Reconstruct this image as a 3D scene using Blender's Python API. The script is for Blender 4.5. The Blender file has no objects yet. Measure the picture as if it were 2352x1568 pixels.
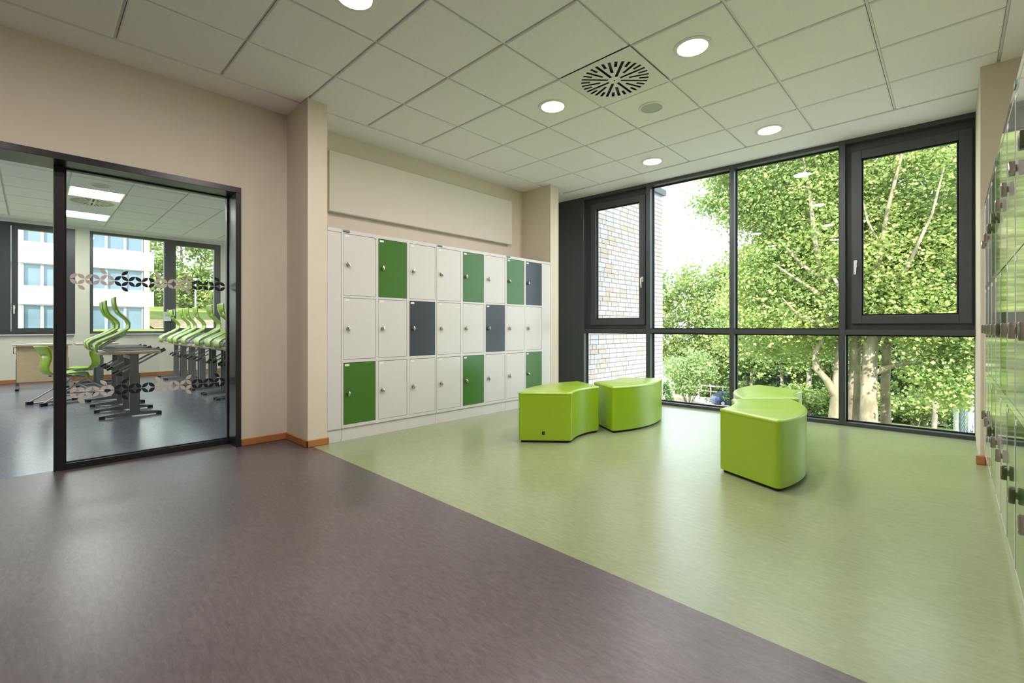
import bpy, bmesh, math, random
import numpy as np
from mathutils import Vector, Matrix

sc = bpy.context.scene
COL = sc.collection
R = math.radians

# ------------------------------------------------------------------ camera
cam = bpy.data.cameras.new('camera')
cam.sensor_width = 36.0
cam.lens = 36.0 * 1055.433 / 2352.0
cam.shift_y = -(784 - 751.43) / 2352.0
cam.clip_start = 0.02
cam.clip_end = 400
cam_o = bpy.data.objects.new('camera', cam)
COL.objects.link(cam_o)
cam_o.location = (0, 0, 1.03)
cam_o.rotation_euler = (R(90), 0, R(43.787))
sc.camera = cam_o

# ------------------------------------------------------------------ world, sun, exposure
SKY = 2.8
SUN = 9.5
LAMP = 150.0
w = bpy.data.worlds.new('sky')
sc.world = w
w.use_nodes = True
bg = w.node_tree.nodes['Background']
bg.inputs['Color'].default_value = (0.79, 0.885, 1.0, 1)
bg.inputs['Strength'].default_value = SKY
sun = bpy.data.lights.new('sun', 'SUN')
sun.energy = SUN
sun.angle = R(0.6)
sun.color = (1.0, 0.95, 0.86)
sun_o = bpy.data.objects.new('sun', sun)
COL.objects.link(sun_o)
sun_o.rotation_euler = Vector((-0.36, 0.68, -0.64)).to_track_quat('-Z', 'Y').to_euler()
sun_o.location = (18, -34, 32)
sc.view_settings.view_transform = 'Standard'
sc.view_settings.look = 'None'
sc.view_settings.gamma = 1.0
sc.view_settings.use_curve_mapping = False
sc.view_settings.exposure = 0.6
try:
    sc.cycles.use_denoising = True
    sc.cycles.max_bounces = 7
    sc.cycles.diffuse_bounces = 4
    sc.cycles.glossy_bounces = 3
    sc.cycles.transparent_max_bounces = 24
    sc.cycles.use_adaptive_sampling = True
    sc.cycles.adaptive_threshold = 0.06
    sc.cycles.caustics_reflective = False
    sc.cycles.caustics_refractive = False
    sc.cycles.sample_clamp_indirect = 6.0
except Exception:
    pass

# ------------------------------------------------------------------ materials
def nodes(name):
    m = bpy.data.materials.new(name)
    m.use_nodes = True
    nt = m.node_tree
    return m, nt, nt.nodes['Principled BSDF']

def mat(name, col, rough=0.5, spec=0.5, metal=0.0, var=0.06, scale=6.0, stretch=(1, 1, 1), bump=0.0, coat=0.0, col2=None, fine=0.0):
    m, nt, b = nodes(name)
    tc = nt.nodes.new('ShaderNodeTexCoord')
    mp = nt.nodes.new('ShaderNodeMapping')
    mp.inputs['Scale'].default_value = stretch
    nt.links.new(tc.outputs['Object'], mp.inputs['Vector'])
    nz = nt.nodes.new('ShaderNodeTexNoise')
    nz.inputs['Scale'].default_value = scale
    nz.inputs['Detail'].default_value = 6
    nz.inputs['Roughness'].default_value = 0.65
    nt.links.new(mp.outputs['Vector'], nz.inputs['Vector'])
    rp = nt.nodes.new('ShaderNodeValToRGB')
    a = col2 if col2 else tuple(max(0, c * (1 - var)) for c in col)
    c = col if col2 else tuple(min(1, x * (1 + var)) for x in col)
    rp.color_ramp.elements[0].position = 0.32
    rp.color_ramp.elements[0].color = (*a, 1)
    rp.color_ramp.elements[1].position = 0.68
    rp.color_ramp.elements[1].color = (*c, 1)
    nt.links.new(nz.outputs['Fac'], rp.inputs['Fac'])
    nt.links.new(rp.outputs['Color'], b.inputs['Base Color'])
    b.inputs['Roughness'].default_value = rough
    b.inputs['Specular IOR Level'].default_value = spec
    b.inputs['Metallic'].default_value = metal
    b.inputs['Coat Weight'].default_value = coat
    b.inputs['Coat Roughness'].default_value = 0.08
    if bump > 0:
        bp = nt.nodes.new('ShaderNodeBump')
        bp.inputs['Strength'].default_value = bump
        bp.inputs['Distance'].default_value = 0.01
        nt.links.new(nz.outputs['Fac'], bp.inputs['Height'])
        nt.links.new(bp.outputs['Normal'], b.inputs['Normal'])
    return m

def lino(name, c0, c1, c2, rough):
    """marbled linoleum: fine streaks running one way, a little sheen"""
    m, nt, b = nodes(name)
    tc = nt.nodes.new('ShaderNodeTexCoord')
    mp = nt.nodes.new('ShaderNodeMapping')
    mp.inputs['Scale'].default_value = (3.0, 11.0, 1)
    mp.inputs['Rotation'].default_value = (0, 0, R(14))
    nt.links.new(tc.outputs['Object'], mp.inputs['Vector'])
    n1 = nt.nodes.new('ShaderNodeTexNoise')
    n1.inputs['Scale'].default_value = 5.5
    n1.inputs['Detail'].default_value = 9
    n1.inputs['Roughness'].default_value = 0.78
    n1.inputs['Distortion'].default_value = 0.6
    nt.links.new(mp.outputs['Vector'], n1.inputs['Vector'])
    n2 = nt.nodes.new('ShaderNodeTexNoise')
    n2.inputs['Scale'].default_value = 0.9
    n2.inputs['Detail'].default_value = 4
    nt.links.new(tc.outputs['Object'], n2.inputs['Vector'])
    mx = nt.nodes.new('ShaderNodeMath')
    mx.operation = 'MULTIPLY_ADD'
    mx.inputs[1].default_value = 0.35
    nt.links.new(n2.outputs['Fac'], mx.inputs[0])
    sb = nt.nodes.new('ShaderNodeMath')
    sb.operation = 'MULTIPLY'
    sb.inputs[1].default_value = 0.65
    nt.links.new(n1.outputs['Fac'], sb.inputs[0])
    nt.links.new(sb.outputs[0], mx.inputs[2])
    rp = nt.nodes.new('ShaderNodeValToRGB')
    e = rp.color_ramp.elements
    e[0].position = 0.39; e[0].color = (*c0, 1)
    e[1].position = 0.63; e[1].color = (*c2, 1)
    k = e.new(0.5); k.color = (*c1, 1)
    nt.links.new(mx.outputs[0], rp.inputs['Fac'])
    nt.links.new(rp.outputs['Color'], b.inputs['Base Color'])
    b.inputs['Roughness'].default_value = rough
    b.inputs['Specular IOR Level'].default_value = 0.5
    bp = nt.nodes.new('ShaderNodeBump')
    bp.inputs['Strength'].default_value = 0.05
    bp.inputs['Distance'].default_value = 0.003
    nt.links.new(n1.outputs['Fac'], bp.inputs['Height'])
    nt.links.new(bp.outputs['Normal'], b.inputs['Normal'])
    return m

def glass_mat(name, tint=(0.96, 0.98, 0.97), ior=1.5):
    m = bpy.data.materials.new(name)
    m.use_nodes = True
    nt = m.node_tree
    nt.nodes.clear()
    out = nt.nodes.new('ShaderNodeOutputMaterial')
    mix = nt.nodes.new('ShaderNodeMixShader')
    tr = nt.nodes.new('ShaderNodeBsdfTransparent')
    tr.inputs['Color'].default_value = (*tint, 1)
    gl = nt.nodes.new('ShaderNodeBsdfGlossy')
    gl.inputs['Roughness'].default_value = 0.0
    fr = nt.nodes.new('ShaderNodeFresnel')
    # the pane does not bend the ray, so both faces must reflect alike: undo the node's own inversion on the back face
    ge = nt.nodes.new('ShaderNodeNewGeometry')
    mi = nt.nodes.new('ShaderNodeMapRange')
    mi.inputs['To Min'].default_value = ior
    mi.inputs['To Max'].default_value = 1.0 / ior
    nt.links.new(ge.outputs['Backfacing'], mi.inputs['Value'])
    nt.links.new(mi.outputs['Result'], fr.inputs['IOR'])
    nt.links.new(fr.outputs[0], mix.inputs[0])
    nt.links.new(tr.outputs[0], mix.inputs[1])
    nt.links.new(gl.outputs[0], mix.inputs[2])
    nt.links.new(mix.outputs[0], out.inputs['Surface'])
    return m

def emis(name, col, strength):
    m, nt, b = nodes(name)
    b.inputs['Base Color'].default_value = (0.9, 0.9, 0.9, 1)
    b.inputs['Emission Color'].default_value = (*col, 1)
    b.inputs['Emission Strength'].default_value = strength
    return m

def leaf_mat(name, cols, trans=0.45, scale=0.5, trans_gain=1.25):
    m = bpy.data.materials.new(name)
    m.use_nodes = True
    nt = m.node_tree
    nt.nodes.clear()
    out = nt.nodes.new('ShaderNodeOutputMaterial')
    tc = nt.nodes.new('ShaderNodeTexCoord')
    nz = nt.nodes.new('ShaderNodeTexNoise')
    nz.inputs['Scale'].default_value = scale
    nz.inputs['Detail'].default_value = 3
    nt.links.new(tc.outputs['Object'], nz.inputs['Vector'])
    geo = nt.nodes.new('ShaderNodeNewGeometry')
    ad = nt.nodes.new('ShaderNodeMath')
    ad.operation = 'MULTIPLY_ADD'
    ad.inputs[1].default_value = 0.55
    nt.links.new(geo.outputs['Random Per Island'], ad.inputs[0])
    s2 = nt.nodes.new('ShaderNodeMath')
    s2.operation = 'MULTIPLY_ADD'
    s2.inputs[1].default_value = 0.9
    s2.inputs[2].default_value = -0.22
    nt.links.new(nz.outputs['Fac'], s2.inputs[0])
    nt.links.new(s2.outputs[0], ad.inputs[2])
    rp = nt.nodes.new('ShaderNodeValToRGB')
    e = rp.color_ramp.elements
    e[0].position = 0.1; e[0].color = (*cols[0], 1)
    e[1].position = 0.9; e[1].color = (*cols[2], 1)
    k = e.new(0.5); k.color = (*cols[1], 1)
    nt.links.new(ad.outputs[0], rp.inputs['Fac'])
    pb = nt.nodes.new('ShaderNodeBsdfPrincipled')
    pb.inputs['Roughness'].default_value = 0.45
    pb.inputs['Specular IOR Level'].default_value = 0.4
    nt.links.new(rp.outputs['Color'], pb.inputs['Base Color'])
    tl = nt.nodes.new('ShaderNodeBsdfTranslucent')
    gm = nt.nodes.new('ShaderNodeVectorMath')
    gm.operation = 'SCALE'
    gm.inputs['Scale'].default_value = trans_gain
    nt.links.new(rp.outputs['Color'], gm.inputs[0])
    nt.links.new(gm.outputs[0], tl.inputs['Color'])
    mix = nt.nodes.new('ShaderNodeMixShader')
    mix.inputs[0].default_value = trans
    nt.links.new(pb.outputs[0], mix.inputs[1])
    nt.links.new(tl.outputs[0], mix.inputs[2])
    nt.links.new(mix.outputs[0], out.inputs['Surface'])
    return m

def bark_mat(name, cols, scale=3.0):
    m, nt, b = nodes(name)
    tc = nt.nodes.new('ShaderNodeTexCoord')
    mp = nt.nodes.new('ShaderNodeMapping')
    mp.inputs['Scale'].default_value = (1, 1, 0.45)
    nt.links.new(tc.outputs['Object'], mp.inputs['Vector'])
    vo = nt.nodes.new('ShaderNodeTexNoise')
    vo.inputs['Scale'].default_value = scale
    vo.inputs['Detail'].default_value = 5
    nt.links.new(mp.outputs['Vector'], vo.inputs['Vector'])
    rp = nt.nodes.new('ShaderNodeValToRGB')
    rp.color_ramp.interpolation = 'EASE'
    e = rp.color_ramp.elements
    e[0].position = 0.36; e[0].color = (*cols[0], 1)
    e[1].position = 0.62; e[1].color = (*cols[2], 1)
    k = e.new(0.5); k.color = (*cols[1], 1)
    nt.links.new(vo.outputs['Fac'], rp.inputs['Fac'])
    nt.links.new(rp.outputs['Color'], b.inputs['Base Color'])
    b.inputs['Roughness'].default_value = 0.85
    return m

M = {}
M['plaster'] = mat('wall_plaster', (0.70, 0.635, 0.52), 0.85, 0.25, var=0.02, scale=3, bump=0.02)
M['plaster_class'] = mat('classroom_plaster', (0.74, 0.74, 0.62), 0.85, 0.25, var=0.02, scale=3)
M['ceil'] = mat('ceiling_paint', (0.90, 0.875, 0.885), 0.9, 0.2, var=0.015, scale=4)
M['tile'] = mat('ceiling_tile_fleece', (0.91, 0.885, 0.895), 0.92, 0.15, var=0.02, scale=40, bump=0.03)
M['grid'] = mat('ceiling_grid_metal', (0.80, 0.79, 0.78), 0.45, 0.4, var=0.01)
M['lino_brown'] = lino('linoleum_brown_grey', (0.080, 0.066, 0.066), (0.110, 0.092, 0.092), (0.155, 0.133, 0.132), 0.33)
M['lino_green'] = lino('linoleum_green', (0.245, 0.292, 0.15), (0.28, 0.328, 0.175), (0.325, 0.372, 0.21), 0.24)
M['lino_sky_tint'] = lino('linoleum_grey_sky_tint', (0.135, 0.155, 0.205), (0.17, 0.195, 0.255), (0.22, 0.245, 0.31), 0.22)  # dark grey floor; blue of the reflected sky is mixed into its colours
M['beech'] = mat('beech_wood', (0.46, 0.20, 0.065), 0.45, 0.4, col2=(0.36, 0.145, 0.045), scale=5, stretch=(1, 1, 9))
M['dark_frame'] = mat('anthracite_aluminium', (0.056, 0.066, 0.072), 0.36, 0.5, var=0.04, scale=2)
M['panel_dark'] = mat('anthracite_sheet', (0.050, 0.062, 0.070), 0.42, 0.5, var=0.05, scale=2)
M['black_frame'] = mat('black_steel', (0.014, 0.014, 0.016), 0.30, 0.5, var=0.05, scale=2)
M['gasket'] = mat('rubber_gasket', (0.012, 0.012, 0.013), 0.6, 0.3)
M['glass'] = glass_mat('window_glass', ior=1.42)
M['glass_in'] = glass_mat('partition_glass', (0.95, 0.97, 0.965), ior=1.45)
M['white_metal'] = mat('white_powder_coat', (0.66, 0.65, 0.63), 0.22, 0.5, var=0.01, scale=2)
M['green_door'] = mat('green_powder_coat', (0.055, 0.165, 0.026), 0.24, 0.45, var=0.03, scale=2)
M['slate_door'] = mat('slate_powder_coat', (0.040, 0.050, 0.060), 0.24, 0.45, var=0.03, scale=2)
M['white_metal_g'] = mat('white_gloss_coat', (0.72, 0.74, 0.69), 0.07, 0.9, var=0.01, scale=2, coat=0.6)
M['green_door_g'] = mat('green_gloss_coat', (0.062, 0.195, 0.03), 0.07, 0.9, var=0.03, scale=2, coat=0.6)
M['chrome'] = mat('brushed_nickel', (0.62, 0.58, 0.52), 0.24, 0.5, metal=1.0, var=0.04, scale=30)
M['bronze'] = mat('dark_nickel', (0.30, 0.27, 0.23), 0.28, 0.5, metal=1.0, var=0.06, scale=30)
M['label'] = mat('paper_label', (0.80, 0.80, 0.77), 0.6, 0.3, var=0.02)
M['ink'] = mat('dark_print', (0.05, 0.05, 0.05), 0.6, 0.3)
M['badge_blue'] = mat('badge_teal', (0.13, 0.27, 0.31), 0.35, 0.5)
M['badge_dark'] = mat('badge_dark', (0.05, 0.06, 0.07), 0.35, 0.5)
M['vinyl'] = mat('lime_vinyl', (0.325, 0.52, 0.010), 0.30, 0.75, var=0.03, scale=1.5, bump=0.0, coat=0.5)
M['vinyl'].node_tree.nodes['Principled BSDF'].inputs['Coat Roughness'].default_value = 0.32
M['black'] = mat('black_plastic', (0.012, 0.012, 0.012), 0.5, 0.4)
M['white_board'] = mat('white_acoustic_board', (0.70, 0.665, 0.565), 0.8, 0.25, var=0.015, scale=3)
M['lamp'] = emis('lamp_diffuser', (1.0, 0.895, 0.875), LAMP)
M['lamp_ring'] = mat('lamp_trim_white', (0.82, 0.80, 0.76), 0.4, 0.4, var=0.01)
M['speaker'] = mat('speaker_mesh', (0.50, 0.53, 0.52), 0.6, 0.3, var=0.05, scale=120)
M['led_panel'] = emis('led_panel', (1.0, 0.99, 0.96), 22.0)
M['handle'] = mat('satin_aluminium', (0.78, 0.77, 0.74), 0.35, 0.5, metal=0.5, var=0.02)
M['petal_light'] = mat('beige_vinyl_film', (0.62, 0.55, 0.49), 0.55, 0.3, var=0.02)
M['petal_dark'] = mat('black_vinyl_film', (0.010, 0.010, 0.014), 0.45, 0.4, var=0.02)
M['shell'] = mat('lime_plastic', (0.36, 0.58, 0.035), 0.30, 0.5, var=0.03, scale=3)
M['tube'] = mat('grey_metallic_tube', (0.42, 0.43, 0.43), 0.32, 0.5, metal=0.8, var=0.03)
M['desk_leg'] = mat('grey_steel_leg', (0.16, 0.175, 0.18), 0.42, 0.5, metal=0.3, var=0.03)
M['desk_top'] = mat('grey_white_laminate', (0.66, 0.68, 0.70), 0.25, 0.5, var=0.01)
M['desk_edge'] = mat('beech_edge', (0.62, 0.46, 0.32), 0.5, 0.4, var=0.08, scale=8)
M['maple'] = mat('maple_board', (0.62, 0.49, 0.31), 0.5, 0.4, var=0.06, scale=3, stretch=(1, 1, 6))
M['paper'] = mat('white_paper', (0.78, 0.80, 0.76), 0.8, 0.2)
M['tape'] = mat('yellow_tape', (0.55, 0.52, 0.20), 0.6, 0.3)
M['mortar'] = mat('mortar', (0.38, 0.355, 0.35), 0.9, 0.2, var=0.05, scale=20)
M['brick_a'] = mat('brick_white', (0.60, 0.54, 0.52), 0.85, 0.2, var=0.05, scale=14)
M['brick_b'] = mat('brick_cream', (0.55, 0.485, 0.42), 0.85, 0.2, var=0.06, scale=14)
M['brick_c'] = mat('brick_salmon', (0.56, 0.45, 0.37), 0.85, 0.2, var=0.06, scale=14)
M['brick_d'] = mat('brick_grey', (0.55, 0.52, 0.52), 0.85, 0.2, var=0.05, scale=14)
M['zinc'] = mat('zinc_flashing', (0.12, 0.14, 0.16), 0.5, 0.4, var=0.05)
M['white_render'] = mat('white_render', (0.82, 0.80, 0.77), 0.85, 0.2, var=0.02, scale=1)
M['cream_render'] = mat('cream_render', (0.80, 0.66, 0.42), 0.85, 0.2, var=0.02, scale=1)
M['alu_grey'] = mat('grey_window_frame', (0.30, 0.33, 0.37), 0.45, 0.4, var=0.03)
M['pane_blue'] = mat('reflecting_pane', (0.14, 0.20, 0.25), 0.06, 0.8, var=0.10, scale=0.8)
M['grass'] = mat('meadow', (0.21, 0.25, 0.075), 0.95, 0.1, col2=(0.13, 0.175, 0.05), scale=0.5, bump=0.3)
M['earth'] = mat('dry_earth', (0.55, 0.42, 0.28), 0.95, 0.1, col2=(0.36, 0.26, 0.16), scale=1.3, bump=0.4)
M['path'] = mat('gravel_path', (0.50, 0.46, 0.42), 0.95, 0.1, col2=(0.38, 0.35, 0.31), scale=2.0)
M['concrete'] = mat('pale_concrete', (0.62, 0.61, 0.58), 0.85, 0.2, var=0.05, scale=3)
M['post_white'] = mat('galvanised_post', (0.66, 0.66, 0.68), 0.5, 0.4, var=0.03)
M['fence'] = mat('grey_wire_fence', (0.25, 0.29, 0.34), 0.5, 0.4, var=0.04)
M['wood_rail'] = mat('weathered_rail', (0.52, 0.48, 0.44), 0.9, 0.1, var=0.1, scale=4)
M['sign_red'] = mat('red_film', (0.62, 0.10, 0.10), 0.5, 0.4)
M['car_blue'] = mat('blue_car_paint', (0.04, 0.075, 0.17), 0.18, 0.5, var=0.02, coat=0.5)
M['car_glass'] = mat('dark_car_glass', (0.03, 0.04, 0.06), 0.05, 0.6)
M['tyre'] = mat('tyre', (0.02, 0.02, 0.02), 0.8, 0.2)
M['tail'] = mat('tail_lamp_red', (0.5, 0.03, 0.02), 0.25, 0.5)
M['leaf_plane'] = leaf_mat('plane_leaves', ((0.18, 0.29, 0.10), (0.34, 0.43, 0.145), (0.54, 0.56, 0.23)), scale=0.45)
M['leaf_mid'] = leaf_mat('forest_leaves', ((0.13, 0.23, 0.08), (0.27, 0.36, 0.12), (0.47, 0.46, 0.19)), scale=0.3)
M['leaf_dark'] = leaf_mat('conifer_needles', ((0.045, 0.10, 0.045), (0.09, 0.18, 0.06), (0.19, 0.30, 0.09)), trans=0.25, scale=0.4)
M['leaf_grey'] = leaf_mat('willow_leaves', ((0.19, 0.28, 0.13), (0.30, 0.40, 0.17), (0.44, 0.52, 0.24)), scale=0.6)
M['bark_plane'] = bark_mat('plane_bark', ((0.17, 0.145, 0.09), (0.26, 0.22, 0.155), (0.38, 0.33, 0.25)), 2.2)
M['bark_pale'] = bark_mat('pale_bark', ((0.18, 0.155, 0.125), (0.27, 0.24, 0.20), (0.38, 0.35, 0.30)), 3)

# ------------------------------------------------------------------ mesh helpers
class MB:
    def __init__(s):
        s.v = []; s.f = []; s.mi = []
    def add(s, vs, fs, mi=0):
        o = len(s.v)
        s.v += [tuple(p) for p in vs]
        s.f += [tuple(i + o for i in f) for f in fs]
        s.mi += [mi] * len(fs)
        return s
    def box(s, x0, x1, y0, y1, z0, z1, mi=0):
        x0, x1 = min(x0, x1), max(x0, x1); y0, y1 = min(y0, y1), max(y0, y1); z0, z1 = min(z0, z1), max(z0, z1)
        return s.add([(x0, y0, z0), (x1, y0, z0), (x1, y1, z0), (x0, y1, z0), (x0, y0, z1), (x1, y0, z1), (x1, y1, z1), (x0, y1, z1)],
                     [(0, 3, 2, 1), (4, 5, 6, 7), (0, 1, 5, 4), (1, 2, 6, 5), (2, 3, 7, 6), (3, 0, 4, 7)], mi)
    def tube(s, pts, rad, n=10, mi=0, cap=True, flat=1.0):
        pts = [Vector(p) for p in pts]
        if not isinstance(rad, (list, tuple)):
            rad = [rad] * len(pts)
        vs = []; fs = []
        prev = None
        for i, p in enumerate(pts):
            if i == 0: t = pts[1] - p
            elif i == len(pts) - 1: t = p - pts[i - 1]
            else: t = (pts[i + 1] - p).normalized() + (p - pts[i - 1]).normalized()
            t = t.normalized()
            if prev is None:
                a = Vector((0, 0, 1)) if abs(t.z) < 0.9 else Vector((1, 0, 0))
                u = t.cross(a).normalized()
            else:
                u = (prev - t * prev.dot(t)).normalized()
            prev = u
            vv = t.cross(u).normalized()
            for k in range(n):
                a = 2 * math.pi * k / n
                vs.append(p + u * (math.cos(a) * rad[i]) + vv * (math.sin(a) * rad[i] * flat))
        for i in range(len(pts) - 1):
            for k in range(n):
                k2 = (k + 1) % n
                fs.append((i * n + k, i * n + k2, (i + 1) * n + k2, (i + 1) * n + k))
        if cap:
            fs.append(tuple(range(n))[::-1])
            fs.append(tuple((len(pts) - 1) * n + k for k in range(n)))
        return s.add(vs, fs, mi)
    def prism(s, outline, z0, z1, mi=0):
        n = len(outline)
        vs = [(x, y, z0) for x, y in outline] + [(x, y, z1) for x, y in outline]
        fs = [tuple(range(n))[::-1], tuple(range(n, 2 * n))]
        for i in range(n):
            j = (i + 1) % n
            fs.append((i, j, n + j, n + i))
        return s.add(vs, fs, mi)
    def mesh(s, name, mats, smooth=None):
        me = bpy.data.meshes.new(name)
        me.from_pydata(s.v, [], s.f)
        for m in (mats if isinstance(mats, (list, tuple)) else [mats]):
            me.materials.append(m)
        if any(s.mi):
            me.polygons.foreach_set('material_index', s.mi)
        me.update()
        bm = bmesh.new(); bm.from_mesh(me)
        bmesh.ops.recalc_face_normals(bm, faces=bm.faces)
        bm.to_mesh(me); bm.free()
        if smooth:
            me.shade_smooth()
            me.set_sharp_from_angle(angle=R(smooth))
        return me

def link(name, me, parent=None, loc=(0, 0, 0), rot=(0, 0, 0), scale=None):
    o = bpy.data.objects.new(name, me)
    COL.objects.link(o)
    o.parent = parent
    o.location = loc
    o.rotation_euler = rot
    if scale: o.scale = scale
    return o

def obj(name, mb, m, parent=None, loc=(0, 0, 0), rot=(0, 0, 0), smooth=None, bevel=0.0, seg=2):
    o = link(name, mb.mesh(name, m, smooth), parent, loc, rot)
    if bevel > 0:
        md = o.modifiers.new('bevel', 'BEVEL')
        md.width = bevel; md.segments = seg; md.limit_method = 'ANGLE'; md.angle_limit = R(35)
        if seg > 1:
            o.data.shade_smooth()
            o.data.set_sharp_from_angle(angle=R(35))
            md.harden_normals = False
    return o

def tag(o, label, cat, group=None):
    o['label'] = label; o['category'] = cat
    if group: o['group'] = group
    return o

def thing(name, label, cat, loc=(0, 0, 0), rotz=0.0, group=None):
    o = bpy.data.objects.new(name, None)
    COL.objects.link(o)
    o.empty_display_size = 0.1
    o.location = loc
    o.rotation_euler = (0, 0, rotz)
    return tag(o, label, cat, group)

def struct(o, label=None):
    o['kind'] = 'structure'
    if label: o['label'] = label
    return o

def copy_tree(o, parent=None):
    c = o.copy()
    COL.objects.link(c)
    c.parent = parent
    for ch in list(o.children):
        copy_tree(ch, c)
    return c

CZ = 2.993          # ceiling level
# ================================================================== ROOM SHELL
XW = -4.45          # door wall face
XL = -3.985         # locker front / column face
XA = -4.50          # alcove back wall
XF = -12.35         # classroom window wall
SEAM = -4.66

fl = obj('floor', MB().box(SEAM, 3.2, -3.0, 1.675, -0.2, 0), M['lino_brown'])
struct(fl, 'brown-grey marbled linoleum floor of the corridor')
fl = obj('floor', MB().box(XA - 0.1, 0.9, 1.675, 6.1, -0.2, 0), M['lino_green'])
struct(fl, 'light green marbled linoleum floor of the locker bay')
fl = obj('floor', MB().box(XF - 0.1, SEAM, -3.5, 5.2, -0.2, 0), M['lino_sky_tint'])
struct(fl, 'grey linoleum floor of the classroom, tinted blue for reflected sky')

# door wall with opening
b = MB()
b.box(-4.75, XW, -3.0, -1.25, 0, 3.2)
b.box(-4.75, XW, -1.25, 1.248, 2.234, 3.2)
b.box(-4.75, XW, 1.248, 1.63, 0, 3.2)
struct(obj('wall_left', b, M['plaster']), 'cream plaster wall around the black glazed partition')
struct(obj('wall_left_column', MB().box(-4.75, XL, 1.63, 1.80, 0, 3.2), M['plaster']), 'cream wall pier at the left end of the lockers')
b = MB()
b.box(-4.75, XA, 1.80, 4.92, 0, 3.2)
ab = obj('wall_alcove', b, M['plaster']); struct(ab, 'cream alcove wall above and behind the lockers')
struct(obj('wall_pier', MB().box(-4.75, XL, 4.92, 5.10, 0, 3.2), M['plaster']), 'cream wall pier between lockers and window')
struct(obj('wall_reveal', MB().box(-4.75, XA, 5.10, 6.10, 0, 3.2), M['plaster']), 'narrow cream wall beside the dark window panel')
struct(obj('wall_right', MB().box(0.70, 0.95, 1.1, 4.95, 0, 3.2), M['plaster']), 'cream wall behind the right-hand lockers')
struct(obj('wall_right_pier', MB().box(0.152, 0.95, 4.95, 6.05, 0, 3.2), M['plaster']), 'cream wall pier beside the right end of the window')
b = MB()
b.box(0.70, 3.2, 0.95, 1.1, 0, 3.2)
b.box(3.0, 3.2, -3.0, 0.95, 0, 3.2)
struct(obj('wall_corridor', b, M['plaster']), 'cream corridor wall')
struct(obj('wall_back', MB().box(-4.75, 3.2, -3.2, -3.0, 0, 3.2), M['plaster']), 'cream wall at the back of the corridor')
# roof slab keeps the sun out
struct(obj('ceiling_slab', MB().box(XF - 0.35, 3.2, -3.6, 6.095, 3.2, 3.5), M['concrete']), 'concrete slab above the suspended ceiling')

struct(obj('wall_sun_block', MB().box(XF - 0.35, 14.0, -8.0, 6.095, 3.5, 7.2), M['concrete']), 'added unseen block above the roof, shading the brick wing')  # unseen block added to keep the sun off the brick wing
# ------------------------------------------------------------------ suspended ceilings
def tile_mesh(g=0.020, bev=0.006):
    h = 0.625 / 2 - g / 2
    b = MB()
    z0, z1 = 0.0, 0.03
    hb = h
    vs = [(-h + bev, -h + bev, z0), (h - bev, -h + bev, z0), (h - bev, h - bev, z0), (-h + bev, h - bev, z0),
          (-hb, -hb, z0 + bev), (hb, -hb, z0 + bev), (hb, hb, z0 + bev), (-hb, hb, z0 + bev),
          (-hb, -hb, z1), (hb, -hb, z1), (hb, hb, z1), (-hb, hb, z1)]
    fs = [(0, 3, 2, 1), (8, 9, 10, 11)]
    for a, c in ((0, 4), (4, 8)):
        for i in range(4):
            j = (i + 1) % 4
            fs.append((a + i, a + j, c + j, c + i))
    b.add(vs, fs)
    return b.mesh('tile', M['tile'])
TILE = tile_mesh()

def suspended(name, label, x0, x1, y0, y1, border, skip=(), xs=None, ys=None):
    """border = outer rectangle; tiles fill x0..x1,y0..y1"""
    bx0, bx1, by0, by1 = border
    b = MB()
    zt = 3.199
    b.box(bx0, x0 - 0.008, by0, by1, CZ - 0.004, zt)
    b.box(x1 + 0.008, bx1, by0, by1, CZ - 0.004, zt)
    b.box(x0 - 0.008, x1 + 0.008, by0, y0 - 0.008, CZ - 0.004, zt)
    b.box(x0 - 0.008, x1 + 0.008, y1 + 0.008, by1, CZ - 0.004, zt)
    b.box(x0 - 0.008, x1 + 0.008, y0 - 0.008, y1 + 0.008, CZ + 0.0325, zt)
    c = obj(name, b, M['ceil'])
    struct(c, label)
    # recessed carrier bars of the grid
    nx = round((x1 - x0) / 0.625); ny = round((y1 - y0) / 0.625)
    g = MB()
    for i in range(nx + 1):
        x = x0 + i * 0.625
        g.box(x - 0.007, x + 0.007, y0, y1, CZ + 0.015, CZ + 0.032)
    for j in range(ny + 1):
        y = y0 + j * 0.625
        g.box(x0, x1, y - 0.007, y + 0.007, CZ + 0.017, CZ + 0.032)
    obj('grid_bars', g, M['grid'], c)
    for i in range(nx):
        for j in range(ny):
            if (i, j) in skip: continue
            link('tile', TILE, c, (x0 + (i + 0.5) * 0.625, y0 + (j + 0.5) * 0.625, CZ))
    return c

GX0, GY0 = -4.127, -2.737
suspended('ceiling', 'white square-tiled suspended ceiling of the locker bay and corridor', GX0, GX0 + 7 * 0.625, GY0, GY0 + 13 * 0.625,
          (-4.749, 3.0, -3.0, 6.10), skip={(3, 9)})
CX0, CY0 = -11.95, -0.91
suspended('ceiling', 'white square-tiled suspended ceiling of the classroom', CX0, CX0 + 11 * 0.625, CY0, CY0 + 7 * 0.625,
          (XF - 0.1, -4.751, -3.5, 5.2), skip={(3, 2), (4, 2), (1, 2)})

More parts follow.
